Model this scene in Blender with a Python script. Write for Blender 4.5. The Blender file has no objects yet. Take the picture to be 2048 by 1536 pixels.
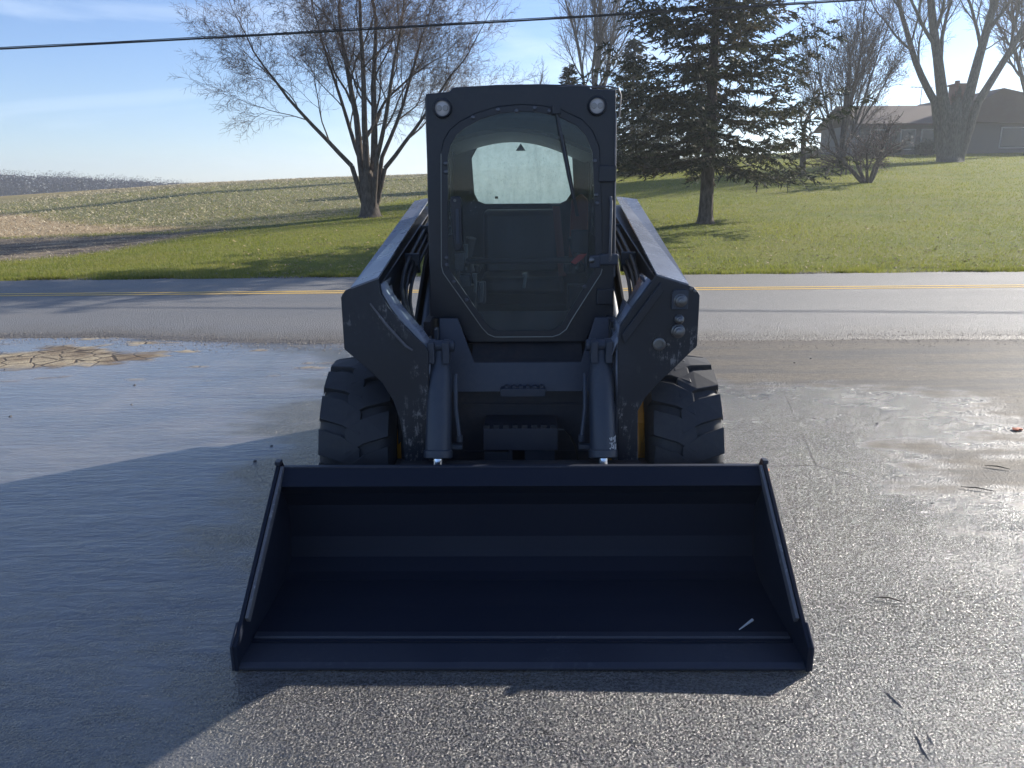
import bpy, bmesh, math, random
import numpy as np
from mathutils import Vector, Matrix, Quaternion
random.seed(7); rng = np.random.default_rng(11)
S = bpy.context.scene
COL = S.collection
PI = math.pi

# ------------------------------------------------------------------ camera, sky, sun
cam = bpy.data.cameras.new('camera'); cam.lens = 27.04; cam.sensor_width = 36
cam.clip_start = .05; cam.clip_end = 3000
co = bpy.data.objects.new('camera', cam); COL.objects.link(co); S.camera = co
pit, rol = math.radians(14.5), math.radians(.5)
fw = Vector((0, math.cos(pit), -math.sin(pit)))
up = Vector((0, math.sin(pit), math.cos(pit))); rt = Vector((1, 0, 0))
r2 = rt*math.cos(rol) - up*math.sin(rol); u2 = rt*math.sin(rol) + up*math.cos(rol)
co.matrix_world = Matrix((( r2.x, u2.x, -fw.x, 0), (r2.y, u2.y, -fw.y, 0), (r2.z, u2.z, -fw.z, 1.75), (0, 0, 0, 1)))

SUN_AZ, SUN_EL = math.radians(55.5), math.radians(23.5)
sun_dir = Vector((math.sin(SUN_AZ)*math.cos(SUN_EL), math.cos(SUN_AZ)*math.cos(SUN_EL), math.sin(SUN_EL)))
W = bpy.data.worlds.new('World'); S.world = W; W.use_nodes = True
nt = W.node_tree; nt.nodes.clear()
N = nt.nodes.new; L = nt.links.new
out = N('ShaderNodeOutputWorld'); bg = N('ShaderNodeBackground'); sky = N('ShaderNodeTexSky')
sky.sky_type = 'NISHITA'; sky.sun_disc = False; sky.sun_elevation = SUN_EL; sky.sun_rotation = SUN_AZ
sky.air_density = 1.0; sky.dust_density = .0; sky.ozone_density = 3.0; sky.altitude = 200
bg.inputs['Strength'].default_value = .075
tc = N('ShaderNodeTexCoord')
mp = N('ShaderNodeMapping'); mp.inputs['Scale'].default_value = (1.6, 1.2, 7); mp.inputs['Rotation'].default_value = (0, .22, .3)
nz = N('ShaderNodeTexNoise'); nz.inputs['Scale'].default_value = 1.9; nz.inputs['Detail'].default_value = 7; nz.inputs['Distortion'].default_value = .7
rp = N('ShaderNodeValToRGB'); rp.color_ramp.elements[0].position = .50; rp.color_ramp.elements[1].position = .74
rp.color_ramp.elements[1].color = (.45, .45, .45, 1)
mx = N('ShaderNodeMixRGB'); mx.inputs['Color2'].default_value = (7.5, 8.4, 9.6, 1)
L(tc.outputs['Generated'], mp.inputs['Vector']); L(mp.outputs[0], nz.inputs['Vector']); L(nz.outputs['Fac'], rp.inputs[0])
L(rp.outputs[0], mx.inputs['Fac']); tint = N('ShaderNodeMixRGB'); tint.blend_type = 'MULTIPLY'; tint.inputs['Fac'].default_value = 1; tint.inputs['Color2'].default_value = (.87, .93, 1.15, 1)
L(sky.outputs[0], tint.inputs['Color1']); L(tint.outputs[0], mx.inputs['Color1']); L(mx.outputs[0], bg.inputs['Color']); L(bg.outputs[0], out.inputs[0])
sl = bpy.data.lights.new('sun', 'SUN'); sl.energy = 4.8; sl.angle = math.radians(.53); sl.color = (1, .93, .82)
so = bpy.data.objects.new('sun', sl); COL.objects.link(so); so.rotation_euler = (-sun_dir).to_track_quat('-Z', 'Y').to_euler()
S.view_settings.view_transform = 'Standard'; S.view_settings.look = 'None'
S.view_settings.exposure = 1.08; S.view_settings.gamma = 1; S.view_settings.use_curve_mapping = False
S.render.engine = 'CYCLES'; S.cycles.max_bounces = 8; S.cycles.transparent_max_bounces = 12

# ------------------------------------------------------------------ material helpers
def mat(name, col=(.5, .5, .5), rough=.5, metal=0, spec=.5):
    m = bpy.data.materials.new(name); m.use_nodes = True
    b = m.node_tree.nodes['Principled BSDF']
    b.inputs['Base Color'].default_value = (*col, 1); b.inputs['Roughness'].default_value = rough
    b.inputs['Metallic'].default_value = metal; b.inputs['Specular IOR Level'].default_value = spec
    return m
class G:
    "tiny node graph helper"
    def __init__(s, m): s.t = m.node_tree; s.b = s.t.nodes['Principled BSDF']; s.out = s.t.nodes['Material Output']
    def n(s, k, **kw):
        x = s.t.nodes.new('ShaderNode'+k)
        for a, v in kw.items(): setattr(x, a, v)
        return x
    def l(s, a, b): s.t.links.new(a, b)
    def coord(s, which='Object', scale=None, rot=None):
        c = s.n('TexCoord').outputs[which]
        if scale or rot:
            m = s.n('Mapping')
            if scale: m.inputs['Scale'].default_value = scale
            if rot: m.inputs['Rotation'].default_value = rot
            s.l(c, m.inputs[0]); c = m.outputs[0]
        return c
    def noise(s, vec, scale, detail=4, rough=.55, dist=0):
        x = s.n('TexNoise'); x.inputs['Scale'].default_value = scale; x.inputs['Detail'].default_value = detail
        x.inputs['Roughness'].default_value = rough; x.inputs['Distortion'].default_value = dist
        if vec is not None: s.l(vec, x.inputs['Vector'])
        return x.outputs['Fac']
    def vor(s, vec, scale, feature='F1', out='Distance'):
        x = s.n('TexVoronoi'); x.inputs['Scale'].default_value = scale; x.feature = feature
        s.l(vec, x.inputs['Vector']); return x.outputs[out]
    def ramp(s, v, stops):
        x = s.n('ValToRGB'); e = x.color_ramp.elements
        while len(e) < len(stops): e.new(.5)
        for i, (p, c) in enumerate(stops):
            e[i].position = p; e[i].color = (c, c, c, 1) if isinstance(c, (int, float)) else (*c, 1)
        s.l(v, x.inputs[0]); return x.outputs[0]
    def mix(s, f, a, b, mode='MIX'):
        x = s.n('MixRGB', blend_type=mode)
        for i, v in enumerate((f, a, b)):
            if isinstance(v, (int, float)): x.inputs[i].default_value = v if i == 0 else (v, v, v, 1)
            elif isinstance(v, tuple): x.inputs[i].default_value = (*v, 1)
            else: s.l(v, x.inputs[i])
        return x.outputs[0]
    def math(s, op, a, b=0.0, c=None, clamp=False):
        x = s.n('Math', operation=op, use_clamp=clamp)
        for i, v in enumerate((a, b) if c is None else (a, b, c)):
            if isinstance(v, (int, float)): x.inputs[i].default_value = v
            else: s.l(v, x.inputs[i])
        return x.outputs[0]
    def attr(s, name, o='Fac'): 
        x = s.n('Attribute'); x.attribute_name = name; return x.outputs[o]
    def bump(s, h, strength, dist, normal=None):
        x = s.n('Bump'); s.l(h, x.inputs['Height'])
        if isinstance(strength, (int, float)): x.inputs['Strength'].default_value = strength
        else: s.l(strength, x.inputs['Strength'])
        x.inputs['Distance'].default_value = dist
        if normal is not None: s.l(normal, x.inputs['Normal'])
        return x.outputs[0]
    def set(s, name, v): s.l(v, s.b.inputs[name])

def paint(name, col, dust=(.16, .15, .13), amt=.25, rough=.38, scuff=0, rust=0):
    m = mat(name, col, rough); g = G(m); c = g.coord()
    n1 = g.noise(c, 2.3, 8, .62); n2 = g.noise(c, 38, 5, .6)
    f = g.math('MULTIPLY', g.ramp(n1, [(.42, 0), (.75, 1)]), g.ramp(n2, [(.35, .3), (.7, 1)]))
    base = g.mix(g.math('MULTIPLY', f, amt), col, dust)
    r = g.math('MULTIPLY_ADD', n1, .35, rough-.14)
    if scuff:
        s0 = g.noise(g.coord(scale=(1, 1, 1)), 3.1, 2, .5)
        s1 = g.noise(g.coord(scale=(60, 60, 9), rot=(0, .5, 0)), 1, 6, .75, .8)
        s2 = g.noise(c, 24, 6, .8)
        sm = g.math('MULTIPLY', g.ramp(s0, [(.52, 0), (.60, 1)]), g.ramp(g.math('MULTIPLY', s1, s2), [(.27, 0), (.34, 1)]))
        base = g.mix(g.math('MULTIPLY', sm, scuff), base, (.38, .37, .36))
    if rust:
        q = g.ramp(g.noise(c, 5, 8, .7), [(.5, 0), (.72, 1)])
        base = g.mix(g.math('MULTIPLY', q, rust), base, (.13, .065, .035))
    g.set('Base Color', base); g.set('Roughness', r)
    g.set('Normal', g.bump(n2, .12, .004))
    return m

M = {}
M['black'] = paint('black_paint', (.007, .011, .021), amt=.16, rough=.34)  # blue tint of the lens glare is put into this and the other blacks
M['arm'] = paint('scuffed_black_paint', (.006, .010, .019), dust=(.12, .13, .15), amt=.15, rough=.38, scuff=.45)
M['armtop'] = paint('sky_sheen_paint', (.15, .165, .20), dust=(.28, .30, .35), amt=.6, rough=.24, scuff=.15)  # sky reflection on black paint, put in as pale blue-grey base and dust
M['panel'] = paint('front_panel_paint', (.020, .028, .050), amt=.3, rough=.36)
M['dark'] = paint('dirty_black_steel_and_shade', (.012, .014, .020), amt=.3, rough=.55, rust=.25)
M['bucket'] = paint('bucket_paint', (.006, .010, .022), dust=(.03, .035, .05), amt=.14, rough=.55)
M['bucket'].node_tree.nodes['Principled BSDF'].inputs['Specular IOR Level'].default_value = .25
M['bucket_hi'] = paint('bucket_edge_steel', (.012, .017, .032), dust=(.10, .10, .11), amt=.2, rough=.45, scuff=.06)
M['worn'] = paint('worn_steel', (.10, .10, .11), amt=.5, rough=.45, scuff=.5)
M['cyl'] = paint('cylinder_paint', (.024, .034, .054), amt=.3, rough=.42)
M['yellow'] = paint('yellow_paint', (.62, .27, .02), dust=(.20, .15, .09), amt=.7, rough=.45, rust=.5)
M['mast'] = paint('muddy_yellow_steel', (.20, .17, .08), dust=(.12, .10, .07), amt=.7, rough=.55, rust=.4)
M['mid'] = paint('dusty_recess_paint', (.022, .026, .040), amt=.4, rough=.5, rust=.15)
M['visor'] = mat('blue_grey_visor', (.045, .06, .10), .35)
M['edge'] = mat('bright_worn_edge', (.22, .23, .23), .3, .6)
M['chrome'] = mat('chrome', (.75, .78, .82), .12, 1)
M['steel'] = mat('coupler_steel', (.16, .16, .165), .35, 1)
M['bolt'] = mat('bolt_steel', (.10, .105, .12), .35, .8)
M['rubber'] = paint('hose_rubber', (.015, .015, .016), amt=.3, rough=.5)
M['tyre'] = paint('tyre_rubber', (.014, .017, .024), dust=(.10, .095, .085), amt=.45, rough=.62)
M['seat'] = mat('seat_vinyl', (.012, .012, .014), .45)
M['lever'] = mat('grey_lever_plastic', (.16, .17, .17), .3)
M['strap'] = mat('orange_red_webbing', (.22, .05, .03), .7)
M['interior'] = paint('cab_trim', (.012, .013, .016), amt=.10, rough=.6)
M['headliner'] = mat('brown_grey_headliner', (.06, .05, .042), .7)
M['red'] = mat('red_plastic', (.55, .03, .02), .4)
M['lens'] = mat('lamp_lens', (.55, .51, .48), .18)
M['lensdark'] = mat('lamp_reflector', (.30, .28, .26), .25)
M['sticker'] = mat('dark_sticker', (.04, .035, .04), .5)
M['tag'] = mat('decal_white', (.6, .6, .6), .5)

def glass_mat(name, dirt, tint, rough=.0):
    m = bpy.data.materials.new(name); m.use_nodes = True; g = G(m); g.t.nodes.remove(g.b)
    c = g.coord(); fr = g.n('LayerWeight'); fr.inputs['Blend'].default_value = .12
    tr = g.n('BsdfTransparent'); tr.inputs[0].default_value = (*tint, 1)
    gl = g.n('BsdfGlossy'); gl.inputs['Roughness'].default_value = .03; gl.inputs[0].default_value = (.9, .95, 1, 1)
    df = g.n('BsdfDiffuse'); df.inputs[0].default_value = (.55, .57, .58, 1)
    m1 = g.n('MixShader'); m2 = g.n('MixShader')
    f = g.math('MULTIPLY_ADD', fr.outputs['Fresnel'], .6, .02)
    g.l(f, m1.inputs[0]); g.l(tr.outputs[0], m1.inputs[1]); g.l(gl.outputs[0], m1.inputs[2])
    streak = g.noise(g.coord(scale=(14, 1, 1.2)), 2, 6, .7)
    spots = g.ramp(g.vor(c, 75), [(.10, 1), (.2, 0)])
    patch = g.ramp(g.noise(c, 4.5, 4, .6), [(.50, 0), (.66, 1)])
    d = g.math('ADD', g.math('MULTIPLY', g.ramp(streak, [(.4, 0), (.8, 1)]), dirt),
               g.math('MULTIPLY', g.math('MULTIPLY', spots, patch), dirt*9))
    d = g.math('ADD', d, dirt*.15)
    g.l(d, m2.inputs[0]); g.l(m1.outputs[0], m2.inputs[1]); g.l(df.outputs[0], m2.inputs[2])
    g.l(m2.outputs[0], g.out.inputs[0]); return m
M['glass'] = glass_mat('door_glass', .05, (.80, .86, .88))
M['sideglass'] = glass_mat('side_glass', .08, (.35, .38, .40))
def frosted():
    m = bpy.data.materials.new('fogged_glass'); m.use_nodes = True; g = G(m); g.t.nodes.remove(g.b)
    c = g.coord(); n = g.noise(c, 60, 5, .7); n2 = g.noise(g.coord(scale=(9, 1, 1.5)), 2.2, 5, .6)
    col = g.mix(g.ramp(n, [(.35, 0), (.6, 1)]), (.42, .49, .50), (.62, .69, .70))
    col = g.mix(g.ramp(n2, [(.45, 0), (.75, .5)]), col, (.34, .40, .41))
    tl = g.n('BsdfTranslucent'); g.l(col, tl.inputs[0]); tr = g.n('BsdfTransparent'); tr.inputs[0].default_value = (.55, .62, .63, 1)
    gl = g.n('BsdfGlossy'); gl.inputs['Roughness'].default_value = .1
    a = g.n('MixShader'); g.l(g.ramp(n, [(.3, .20), (.7, .42)]), a.inputs[0]); g.l(tl.outputs[0], a.inputs[1]); g.l(tr.outputs[0], a.inputs[2])
    b = g.n('MixShader'); b.inputs[0].default_value = .05; g.l(a.outputs[0], b.inputs[1]); g.l(gl.outputs[0], b.inputs[2])
    g.l(b.outputs[0], g.out.inputs[0]); return m
M['fogged'] = frosted()

# ------------------------------------------------------------------ mesh helpers
class MB:
    def __init__(s): s.v = []; s.f = []
    def add(s, v, f): k = len(s.v); s.v += [tuple(p) for p in v]; s.f += [tuple(i+k for i in q) for q in f]; return s
    def box(s, x0, x1, y0, y1, z0, z1):
        return s.add([(x0,y0,z0),(x1,y0,z0),(x1,y1,z0),(x0,y1,z0),(x0,y0,z1),(x1,y0,z1),(x1,y1,z1),(x0,y1,z1)],
                     [(0,3,2,1),(4,5,6,7),(0,1,5,4),(1,2,6,5),(2,3,7,6),(3,0,4,7)])
    def prism(s, pts, a, b, axis='Y'):
        "polygon extruded along an axis: Y -> pts are (x,z), X -> (y,z), Z -> (x,y)"
        def P(p, t): return (p[0], t, p[1]) if axis == 'Y' else (t, p[0], p[1]) if axis == 'X' else (p[0], p[1], t)
        n = len(pts)
        return s.add([P(p, a) for p in pts]+[P(p, b) for p in pts],
                     [tuple(range(n)), tuple(reversed(range(n, 2*n)))]+[(i, i+n, (i+1) % n+n, (i+1) % n) for i in range(n)])
    def tube(s, path, r, n=8, cap=True):
        path = [Vector(p) for p in path]; rr = r if isinstance(r, (list, tuple)) else [r]*len(path)
        vs = []; ref = None
        for i, p in enumerate(path):
            d = (path[min(i+1, len(path)-1)]-path[max(i-1, 0)]).normalized()
            if ref is None: ref = d.orthogonal().normalized()
            ref = (ref - d*ref.dot(d)).normalized() if (ref - d*ref.dot(d)).length > 1e-5 else d.orthogonal().normalized()
            b = d.cross(ref)
            vs += [p + (ref*math.cos(2*PI*k/n)+b*math.sin(2*PI*k/n))*rr[i] for k in range(n)]
        fs = [(i*n+k, i*n+(k+1) % n, (i+1)*n+(k+1) % n, (i+1)*n+k) for i in range(len(path)-1) for k in range(n)]
        if cap: fs += [tuple(reversed(range(n))), tuple((len(path)-1)*n+k for k in range(n))]
        return s.add(vs, fs)
    def lathe(s, prof, c, axis, n=32):
        "prof: (along, radius) list"
        A = Vector(axis).normalized(); R = A.orthogonal().normalized(); B = A.cross(R); c = Vector(c)
        vs = [c + A*a + (R*math.cos(2*PI*k/n)+B*math.sin(2*PI*k/n))*r for a, r in prof for k in range(n)]
        fs = [(i*n+k, i*n+(k+1) % n, (i+1)*n+(k+1) % n, (i+1)*n+k) for i in range(len(prof)-1) for k in range(n)]
        fs += [tuple(reversed(range(n))), tuple((len(prof)-1)*n+k for k in range(n))]
        return s.add(vs, fs)
OFF = Vector((0, 0, 0))
def build(mb, name, m, parent=None, bevel=0, smooth=False, loc=None, off=True, solid=0):
    me = bpy.data.meshes.new(name)
    o_ = OFF if off else Vector((0, 0, 0))
    me.from_pydata([(p[0]-o_.x, p[1]-o_.y, p[2]-o_.z) for p in mb.v], [], mb.f); me.materials.append(m)
    bm = bmesh.new(); bm.from_mesh(me); bmesh.ops.recalc_face_normals(bm, faces=bm.faces); bm.to_mesh(me); bm.free()
    if smooth:
        for p in me.polygons: p.use_smooth = True
        try: me.set_sharp_from_angle(angle=math.radians(38))
        except Exception: pass
    o = bpy.data.objects.new(name, me); COL.objects.link(o)
    if parent: o.parent = parent
    if loc: o.location = loc
    if solid:
        q = o.modifiers.new('s', 'SOLIDIFY'); q.thickness = solid; q.offset = 0
    if bevel:
        b = o.modifiers.new('b', 'BEVEL'); b.width = bevel; b.segments = 2; b.limit_method = 'ANGLE'; b.angle_limit = math.radians(35)
    return o
def ring_plate(outer, inner, a, b, axis='Y'):
    "plate with a hole"
    bm = bmesh.new()
    def P(p, t): return (p[0], t, p[1]) if axis == 'Y' else (t, p[0], p[1])
    es = []
    for lp in (outer, inner):
        vs = [bm.verts.new(P(p, a)) for p in lp]
        es += [bm.edges.new((vs[i], vs[(i+1) % len(vs)])) for i in range(len(vs))]
    bmesh.ops.triangle_fill(bm, edges=es, use_beauty=True)
    r = bmesh.ops.extrude_face_region(bm, geom=bm.faces[:])
    d = b-a
    for v in r['geom']:
        if isinstance(v, bmesh.types.BMVert):
            if axis == 'Y': v.co.y += d
            else: v.co.x += d
    bm.verts.ensure_lookup_table(); bm.verts.index_update()
    mb = MB(); mb.add([v.co[:] for v in bm.verts], [tuple(v.index for v in f.verts) for f in bm.faces]); bm.free(); return mb
def tag(o, label=None, cat=None, group=None, kind=None):
    for k, v in (('label', label), ('category', cat), ('group', group), ('kind', kind)):
        if v: o[k] = v
    return o
def empty(name, loc, rz=0, **kw):
    o = bpy.data.objects.new(name, None); COL.objects.link(o); o.location = loc; o.rotation_euler = (0, 0, rz)
    o.empty_display_size = .3; return tag(o, **kw)
def inst(o, parent, loc=None, rot=None, label=None):
    c = o.copy(); COL.objects.link(c); c.parent = parent
    if loc is not None: c.location = loc
    if rot is not None: c.rotation_euler = rot
    if 'label' in c: del c['label']
    if label: c['label'] = label
    return c
def tri_mesh(name, V, F, m, parent=None, attrs=None, smooth=False):
    "fast mesh from numpy arrays; F is (n,3) or (n,4)"
    me = bpy.data.meshes.new(name); V = np.asarray(V, dtype=np.float32); F = np.asarray(F, dtype=np.int32); k = F.shape[1]
    me.vertices.add(len(V)); me.vertices.foreach_set('co', V.ravel())
    me.loops.add(F.size); me.loops.foreach_set('vertex_index', F.ravel())
    me.polygons.add(len(F)); me.polygons.foreach_set('loop_start', np.arange(0, F.size, k, dtype=np.int32))
    me.update(calc_edges=True); me.materials.append(m)
    for n_, a in (attrs or {}).items():
        at = me.attributes.new(n_, 'FLOAT', 'POINT'); at.data.foreach_set('value', np.asarray(a, dtype=np.float32))
    if smooth: me.polygons.foreach_set('use_smooth', np.ones(len(F), dtype=bool))
    o = bpy.data.objects.new(name, me); COL.objects.link(o)
    if parent: o.parent = parent
    return o

# ------------------------------------------------------------------ terrain
TX = [-1.2, -.8, -.65, -.4, -.25, -.11, .15, .35, .7, 1.2]
TZ = [-.02, -.015, -.0087, .0054, .0100, .0127, .024, .034, .038, .038]
def ground_z(x, y):
    x = np.asarray(x, dtype=float); y = np.asarray(y, dtype=float)
    th = x/np.maximum(y, 1); t = np.interp(th, TX, TZ); zc = 1.75+t*110
    ex = np.interp(th, [-.1, .15, .35], [2.0, 1.85, 1.6])
    u = np.clip((y-16)/94, 0, 1); z = zc*(1-(1-u)**ex)
    z = z - np.maximum(y-110, 0)*.03
    z = z + .05*np.sin(x*.35+1)*np.sin(y*.31)*np.clip((y-17)/8, 0, 1)*np.clip((90-y)/30, 0, 1)
    return np.where(y < 16, -.03, z)
def gz(x, y): return float(ground_z(x, y))
def inside(px, py, poly):
    "signed distance (positive inside) of points to polygon"
    px = np.asarray(px, dtype=float); py = np.asarray(py, dtype=float)
    d = np.full(px.shape, 1e9); ins = np.zeros(px.shape, dtype=bool); n = len(poly)
    for i in range(n):
        ax, ay = poly[i]; bx, by = poly[(i+1) % n]
        ex, ey = bx-ax, by-ay; wx, wy = px-ax, py-ay
        t = np.clip((wx*ex+wy*ey)/(ex*ex+ey*ey+1e-12), 0, 1)
        d = np.minimum(d, np.hypot(wx-ex*t, wy-ey*t))
        c = ((ay > py) != (by > py))
        with np.errstate(divide='ignore', invalid='ignore'):
            c &= px < (bx-ax)*(py-ay)/(by-ay+1e-12)+ax
        ins ^= c
    return np.where(ins, d, -d)
def vnoise(x, y, sc, seed=0):
    "value noise"
    x = np.asarray(x)*sc+seed*17.3; y = np.asarray(y)*sc-seed*9.1
    xi = np.floor(x).astype(np.int64); yi = np.floor(y).astype(np.int64); fx = x-xi; fy = y-yi
    fx = fx*fx*(3-2*fx); fy = fy*fy*(3-2*fy)
    def h(a, b):
        n = (a*374761393+b*668265263+seed*1442695) & 0x7fffffff; n = ((n ^ (n >> 13))*1274126177) & 0x7fffffff
        return ((n ^ (n >> 16)) & 0xffff)/65535.
    return (h(xi, yi)*(1-fx)+h(xi+1, yi)*fx)*(1-fy)+(h(xi, yi+1)*(1-fx)+h(xi+1, yi+1)*fx)*fy
def fbm(x, y, sc, seed=0, o=4):
    return sum(vnoise(x, y, sc*2**i, seed+i)*.5**i for i in range(o))/sum(.5**i for i in range(o))
def grid(xs, ys, zf):
    X, Y = np.meshgrid(xs, ys); Z = zf(X, Y)
    V = np.stack([X.ravel(), Y.ravel(), Z.ravel()], 1); nx = len(xs)
    i, j = np.meshgrid(np.arange(nx-1), np.arange(len(ys)-1)); a = (j*nx+i).ravel()
    return V, np.stack([a, a+1, a+1+nx, a+nx], 1), X.ravel(), Y.ravel()

MUD = [(-40, 30), (-30, 30), (-16.7, 25.6), (-13.6, 25.2), (-11.3, 25.0), (-9.4, 26.2), (-8.8, 25.2), (-9.6, 23.9), (-10.3, 20.9), (-11.1, 19.6), (-13.2, 18.9), (-40, 18.4)]
TAN = [(-60, 60), (-30, 46.5), (-24.3, 40.7), (-18.5, 33.5), (-13.6, 28.0), (-9.8, 25.9), (-11.3, 25.0), (-16.7, 25.6), (-40, 27)]
FIELD = [(-300, 30), (-40, 27), (-16, 25.5), (-9.5, 25.2), (-7.4, 26.5), (-5.8, 29.5), (-4.9, 33), (-2.5, 40), (3, 58), (8, 75), (12, 130), (-300, 400)]
xs = np.concatenate([np.linspace(-700, -45, 24), np.arange(-44, 44, .35), np.linspace(45, 700, 24)])
ys = np.concatenate([np.linspace(-300, 14, 14), np.arange(15.2, 50, .3), np.linspace(50.5, 130, 60), np.linspace(140, 1200, 20)])
V, F, X, Y = grid(xs, ys, ground_z)
wob = (fbm(X, Y, .5, 3)-.5)*2.2
fmud = np.clip(inside(X, Y, MUD)*1.3+wob*.6+.4, 0, 1); ftan = np.clip(inside(X, Y, TAN)*.8+wob*.7+.3, 0, 1)
ffield = np.clip(inside(X, Y, FIELD)*.8+wob*.7+.4, 0, 1)
far = np.clip((Y-70-X*.3)/40, 0, 1)*ffield
m = mat('ground_cover', (.06, .08, .02), .85, spec=.15); g = G(m); c = g.coord()
big = g.noise(c, .35, 5, .6); fine = g.noise(c, 9, 6, .7); vf = g.noise(g.coord(scale=(1, .35, 1)), 45, 4, .7)
lawn = g.mix(g.ramp(big, [(.35, 0), (.65, 1)]), (.12, .15, .022), (.19, .20, .034))
lawn = g.mix(g.ramp(fine, [(.45, 0), (.75, .8)]), lawn, (.19, .17, .06))
lawn = g.mix(g.ramp(g.noise(g.coord(scale=(.5, 1.3, 1)), .8, 5, .6), [(.48, 0), (.62, .6)]), lawn, (.20, .19, .05))
lawn = g.mix(g.ramp(vf, [(.3, .55), (.55, 0)]), lawn, (.03, .05, .01))
fld = g.mix(g.ramp(g.noise(c, 3, 6, .75), [(.38, 0), (.62, 1)]), (.075, .10, .030), (.20, .175, .085))
fld = g.mix(g.ramp(vf, [(.52, 0), (.66, .8)]), fld, (.48, .42, .28))
tan = g.mix(g.ramp(vf, [(.35, 0), (.65, 1)]), (.20, .14, .075), (.50, .38, .23))
mud = g.mix(g.ramp(g.noise(g.coord(scale=(.35, 1, 1)), 2.5, 6, .7), [(.4, 0), (.6, 1)]), (.075, .062, .055), (.26, .21, .15))
mud = g.mix(g.ramp(vf, [(.55, 0), (.7, .7)]), mud, (.42, .34, .23))
ccol = g.mix(g.attr('field'), lawn, fld); ccol = g.mix(g.attr('tan'), ccol, tan); ccol = g.mix(g.attr('mud'), ccol, mud)
ccol = g.mix(g.attr('far'), ccol, g.mix(g.ramp(g.noise(c, .6, 5, .7), [(.4, 0), (.6, 1)]), (.30, .22, .11), (.22, .19, .08)))
g.set('Base Color', ccol)
g.set('Normal', g.bump(g.math('ADD', vf, fine), .8, .05))
tag(tri_mesh('ground', V, F, m, attrs={'mud': fmud, 'tan': ftan, 'field': ffield, 'far': far}, smooth=True), kind='structure')

# ------------------------------------------------------------------ lot, road, markings
PUD = [(-9.5, 9.4), (-5, 9.3), (-3.67, 8.95), (-2.68, 8.6), (-1.77, 8.1), (-1.5, 7.6), (-1.6, 6.6), (-1.9, 5.6), (-1.6, 4.6), (-1.2, 3.4), (-1.0, 2.4), (-.6, 1), (-9.5, .5)]
ISL = [(-6.6, 8.0), (-5.59, 8.28), (-5.17, 8.74), (-4.71, 8.69), (-4.52, 8.38), (-3.73, 8.27), (-3.78, 7.9), (-4.23, 7.71), (-4.71, 7.65), (-5.3, 7.5), (-6.6, 7.3)]
DRY = [(.5, 9.2), (1.2, 7.2), (1.9, 6.62), (2.45, 6.31), (3.23, 6.16), (3.43, 5.43), (3.52, 5.02), (3.2, 4.55), (2.98, 4.61), (2.75, 4.0), (2.66, 3.68), (3.2, 3.2), (4, 2.4), (14, 2), (14, 9.4)]
lot_x = np.concatenate([np.linspace(-120, -9.4, 14), np.arange(-9, 9, .045), np.linspace(9.4, 120, 14)])
lot_y = np.concatenate([np.linspace(-80, 1.0, 14), np.arange(1.2, 9.25, .045)])
V, F, X, Y = grid(lot_x, lot_y, lambda x, y: np.zeros_like(x)-.004)
w1 = (fbm(X, Y*2.5, .9, 5, 5)-.5); w2 = (fbm(X, Y*2, 4, 9, 4)-.5)
pud = np.clip((inside(X, Y, PUD)+w1*1.3+w2*.5)*2.2+.4, 0, 1)*np.interp(Y, [1.5, 2.2, 3.2, 4.8, 6.5], [.12, .34, .74, .86, 1])
isl = np.clip((inside(X, Y, ISL)+w2*.5)*6+.35, 0, 1)
# tiny mud flecks breaking the film
flk = np.clip((fbm(X, Y*3, 2.6, 21, 3)-.70)*14, 0, 1)*np.clip((Y-6.6)/1.2, 0, 1)
dry = np.clip((inside(X, Y, DRY)+w1*2.6+w2*1.6)*1.3+.45, 0, 1)
dry = np.maximum(dry, np.clip((fbm(X, Y*2, .8, 31, 4)-.62)*9, 0, 1)*np.clip((X-1.6)/.8, 0, 1)*np.clip((Y-3.0)/1., 0, 1)*.6)
far_edge = 8.75+.25*(fbm(X, X*0, .8, 4, 4)-.5)
mudb = np.clip((Y-8.42+w1*.5)*4, 0, 1)*np.clip((X+2.2)/1., 0, 1)*.8
m = mat('wet_asphalt', (.04, .04, .045), .3); g = G(m); c = g.coord()
brk = g.math('SUBTRACT', g.noise(g.coord(scale=(.6, 1.2, 1)), 9, 6, .7), .5)
aI, aM = g.attr('island'), g.attr('mudband')
def soft(a): return g.math('MULTIPLY_ADD', brk, g.math('MULTIPLY', g.math('MULTIPLY', a, g.math('SUBTRACT', 1.0, a)), 7.0), a, clamp=True)
aP, aD = soft(g.attr('puddle')), soft(g.attr('dry'))
stone = g.vor(c, 95); sn = g.noise(c, 85, 4, .75); lown = g.noise(c, 1.3, 6, .65); mid = g.noise(c, 14, 5, .7)
asph = g.mix(g.ramp(sn, [(.35, 0), (.7, 1)]), (.028, .029, .032), (.125, .122, .118))
asph = g.mix(g.ramp(lown, [(.4, 0), (.7, .5)]), asph, (.12, .115, .105))
lcr = g.n('TexVoronoi'); lcr.feature = 'DISTANCE_TO_EDGE'; lcr.inputs['Scale'].default_value = .42
g.l(g.mix(.12, c, g.n('TexNoise').outputs['Color']), lcr.inputs['Vector'])
lck = g.math('MULTIPLY', g.ramp(lcr.outputs[0], [(.0012, 1), (.004, 0)]), g.ramp(g.noise(c, .9, 3), [(.45, 0), (.6, .85)]))
asph = g.mix(lck, asph, (.012, .012, .013))
dust = g.mix(g.ramp(mid, [(.35, 0), (.65, 1)]), (.115, .102, .082), (.175, .15, .115))
dust = g.mix(g.ramp(g.noise(g.coord(scale=(.25, 2.2, 1)), 1.6, 6, .6), [(.45, 0), (.6, .7)]), dust, (.085, .085, .085))
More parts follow.
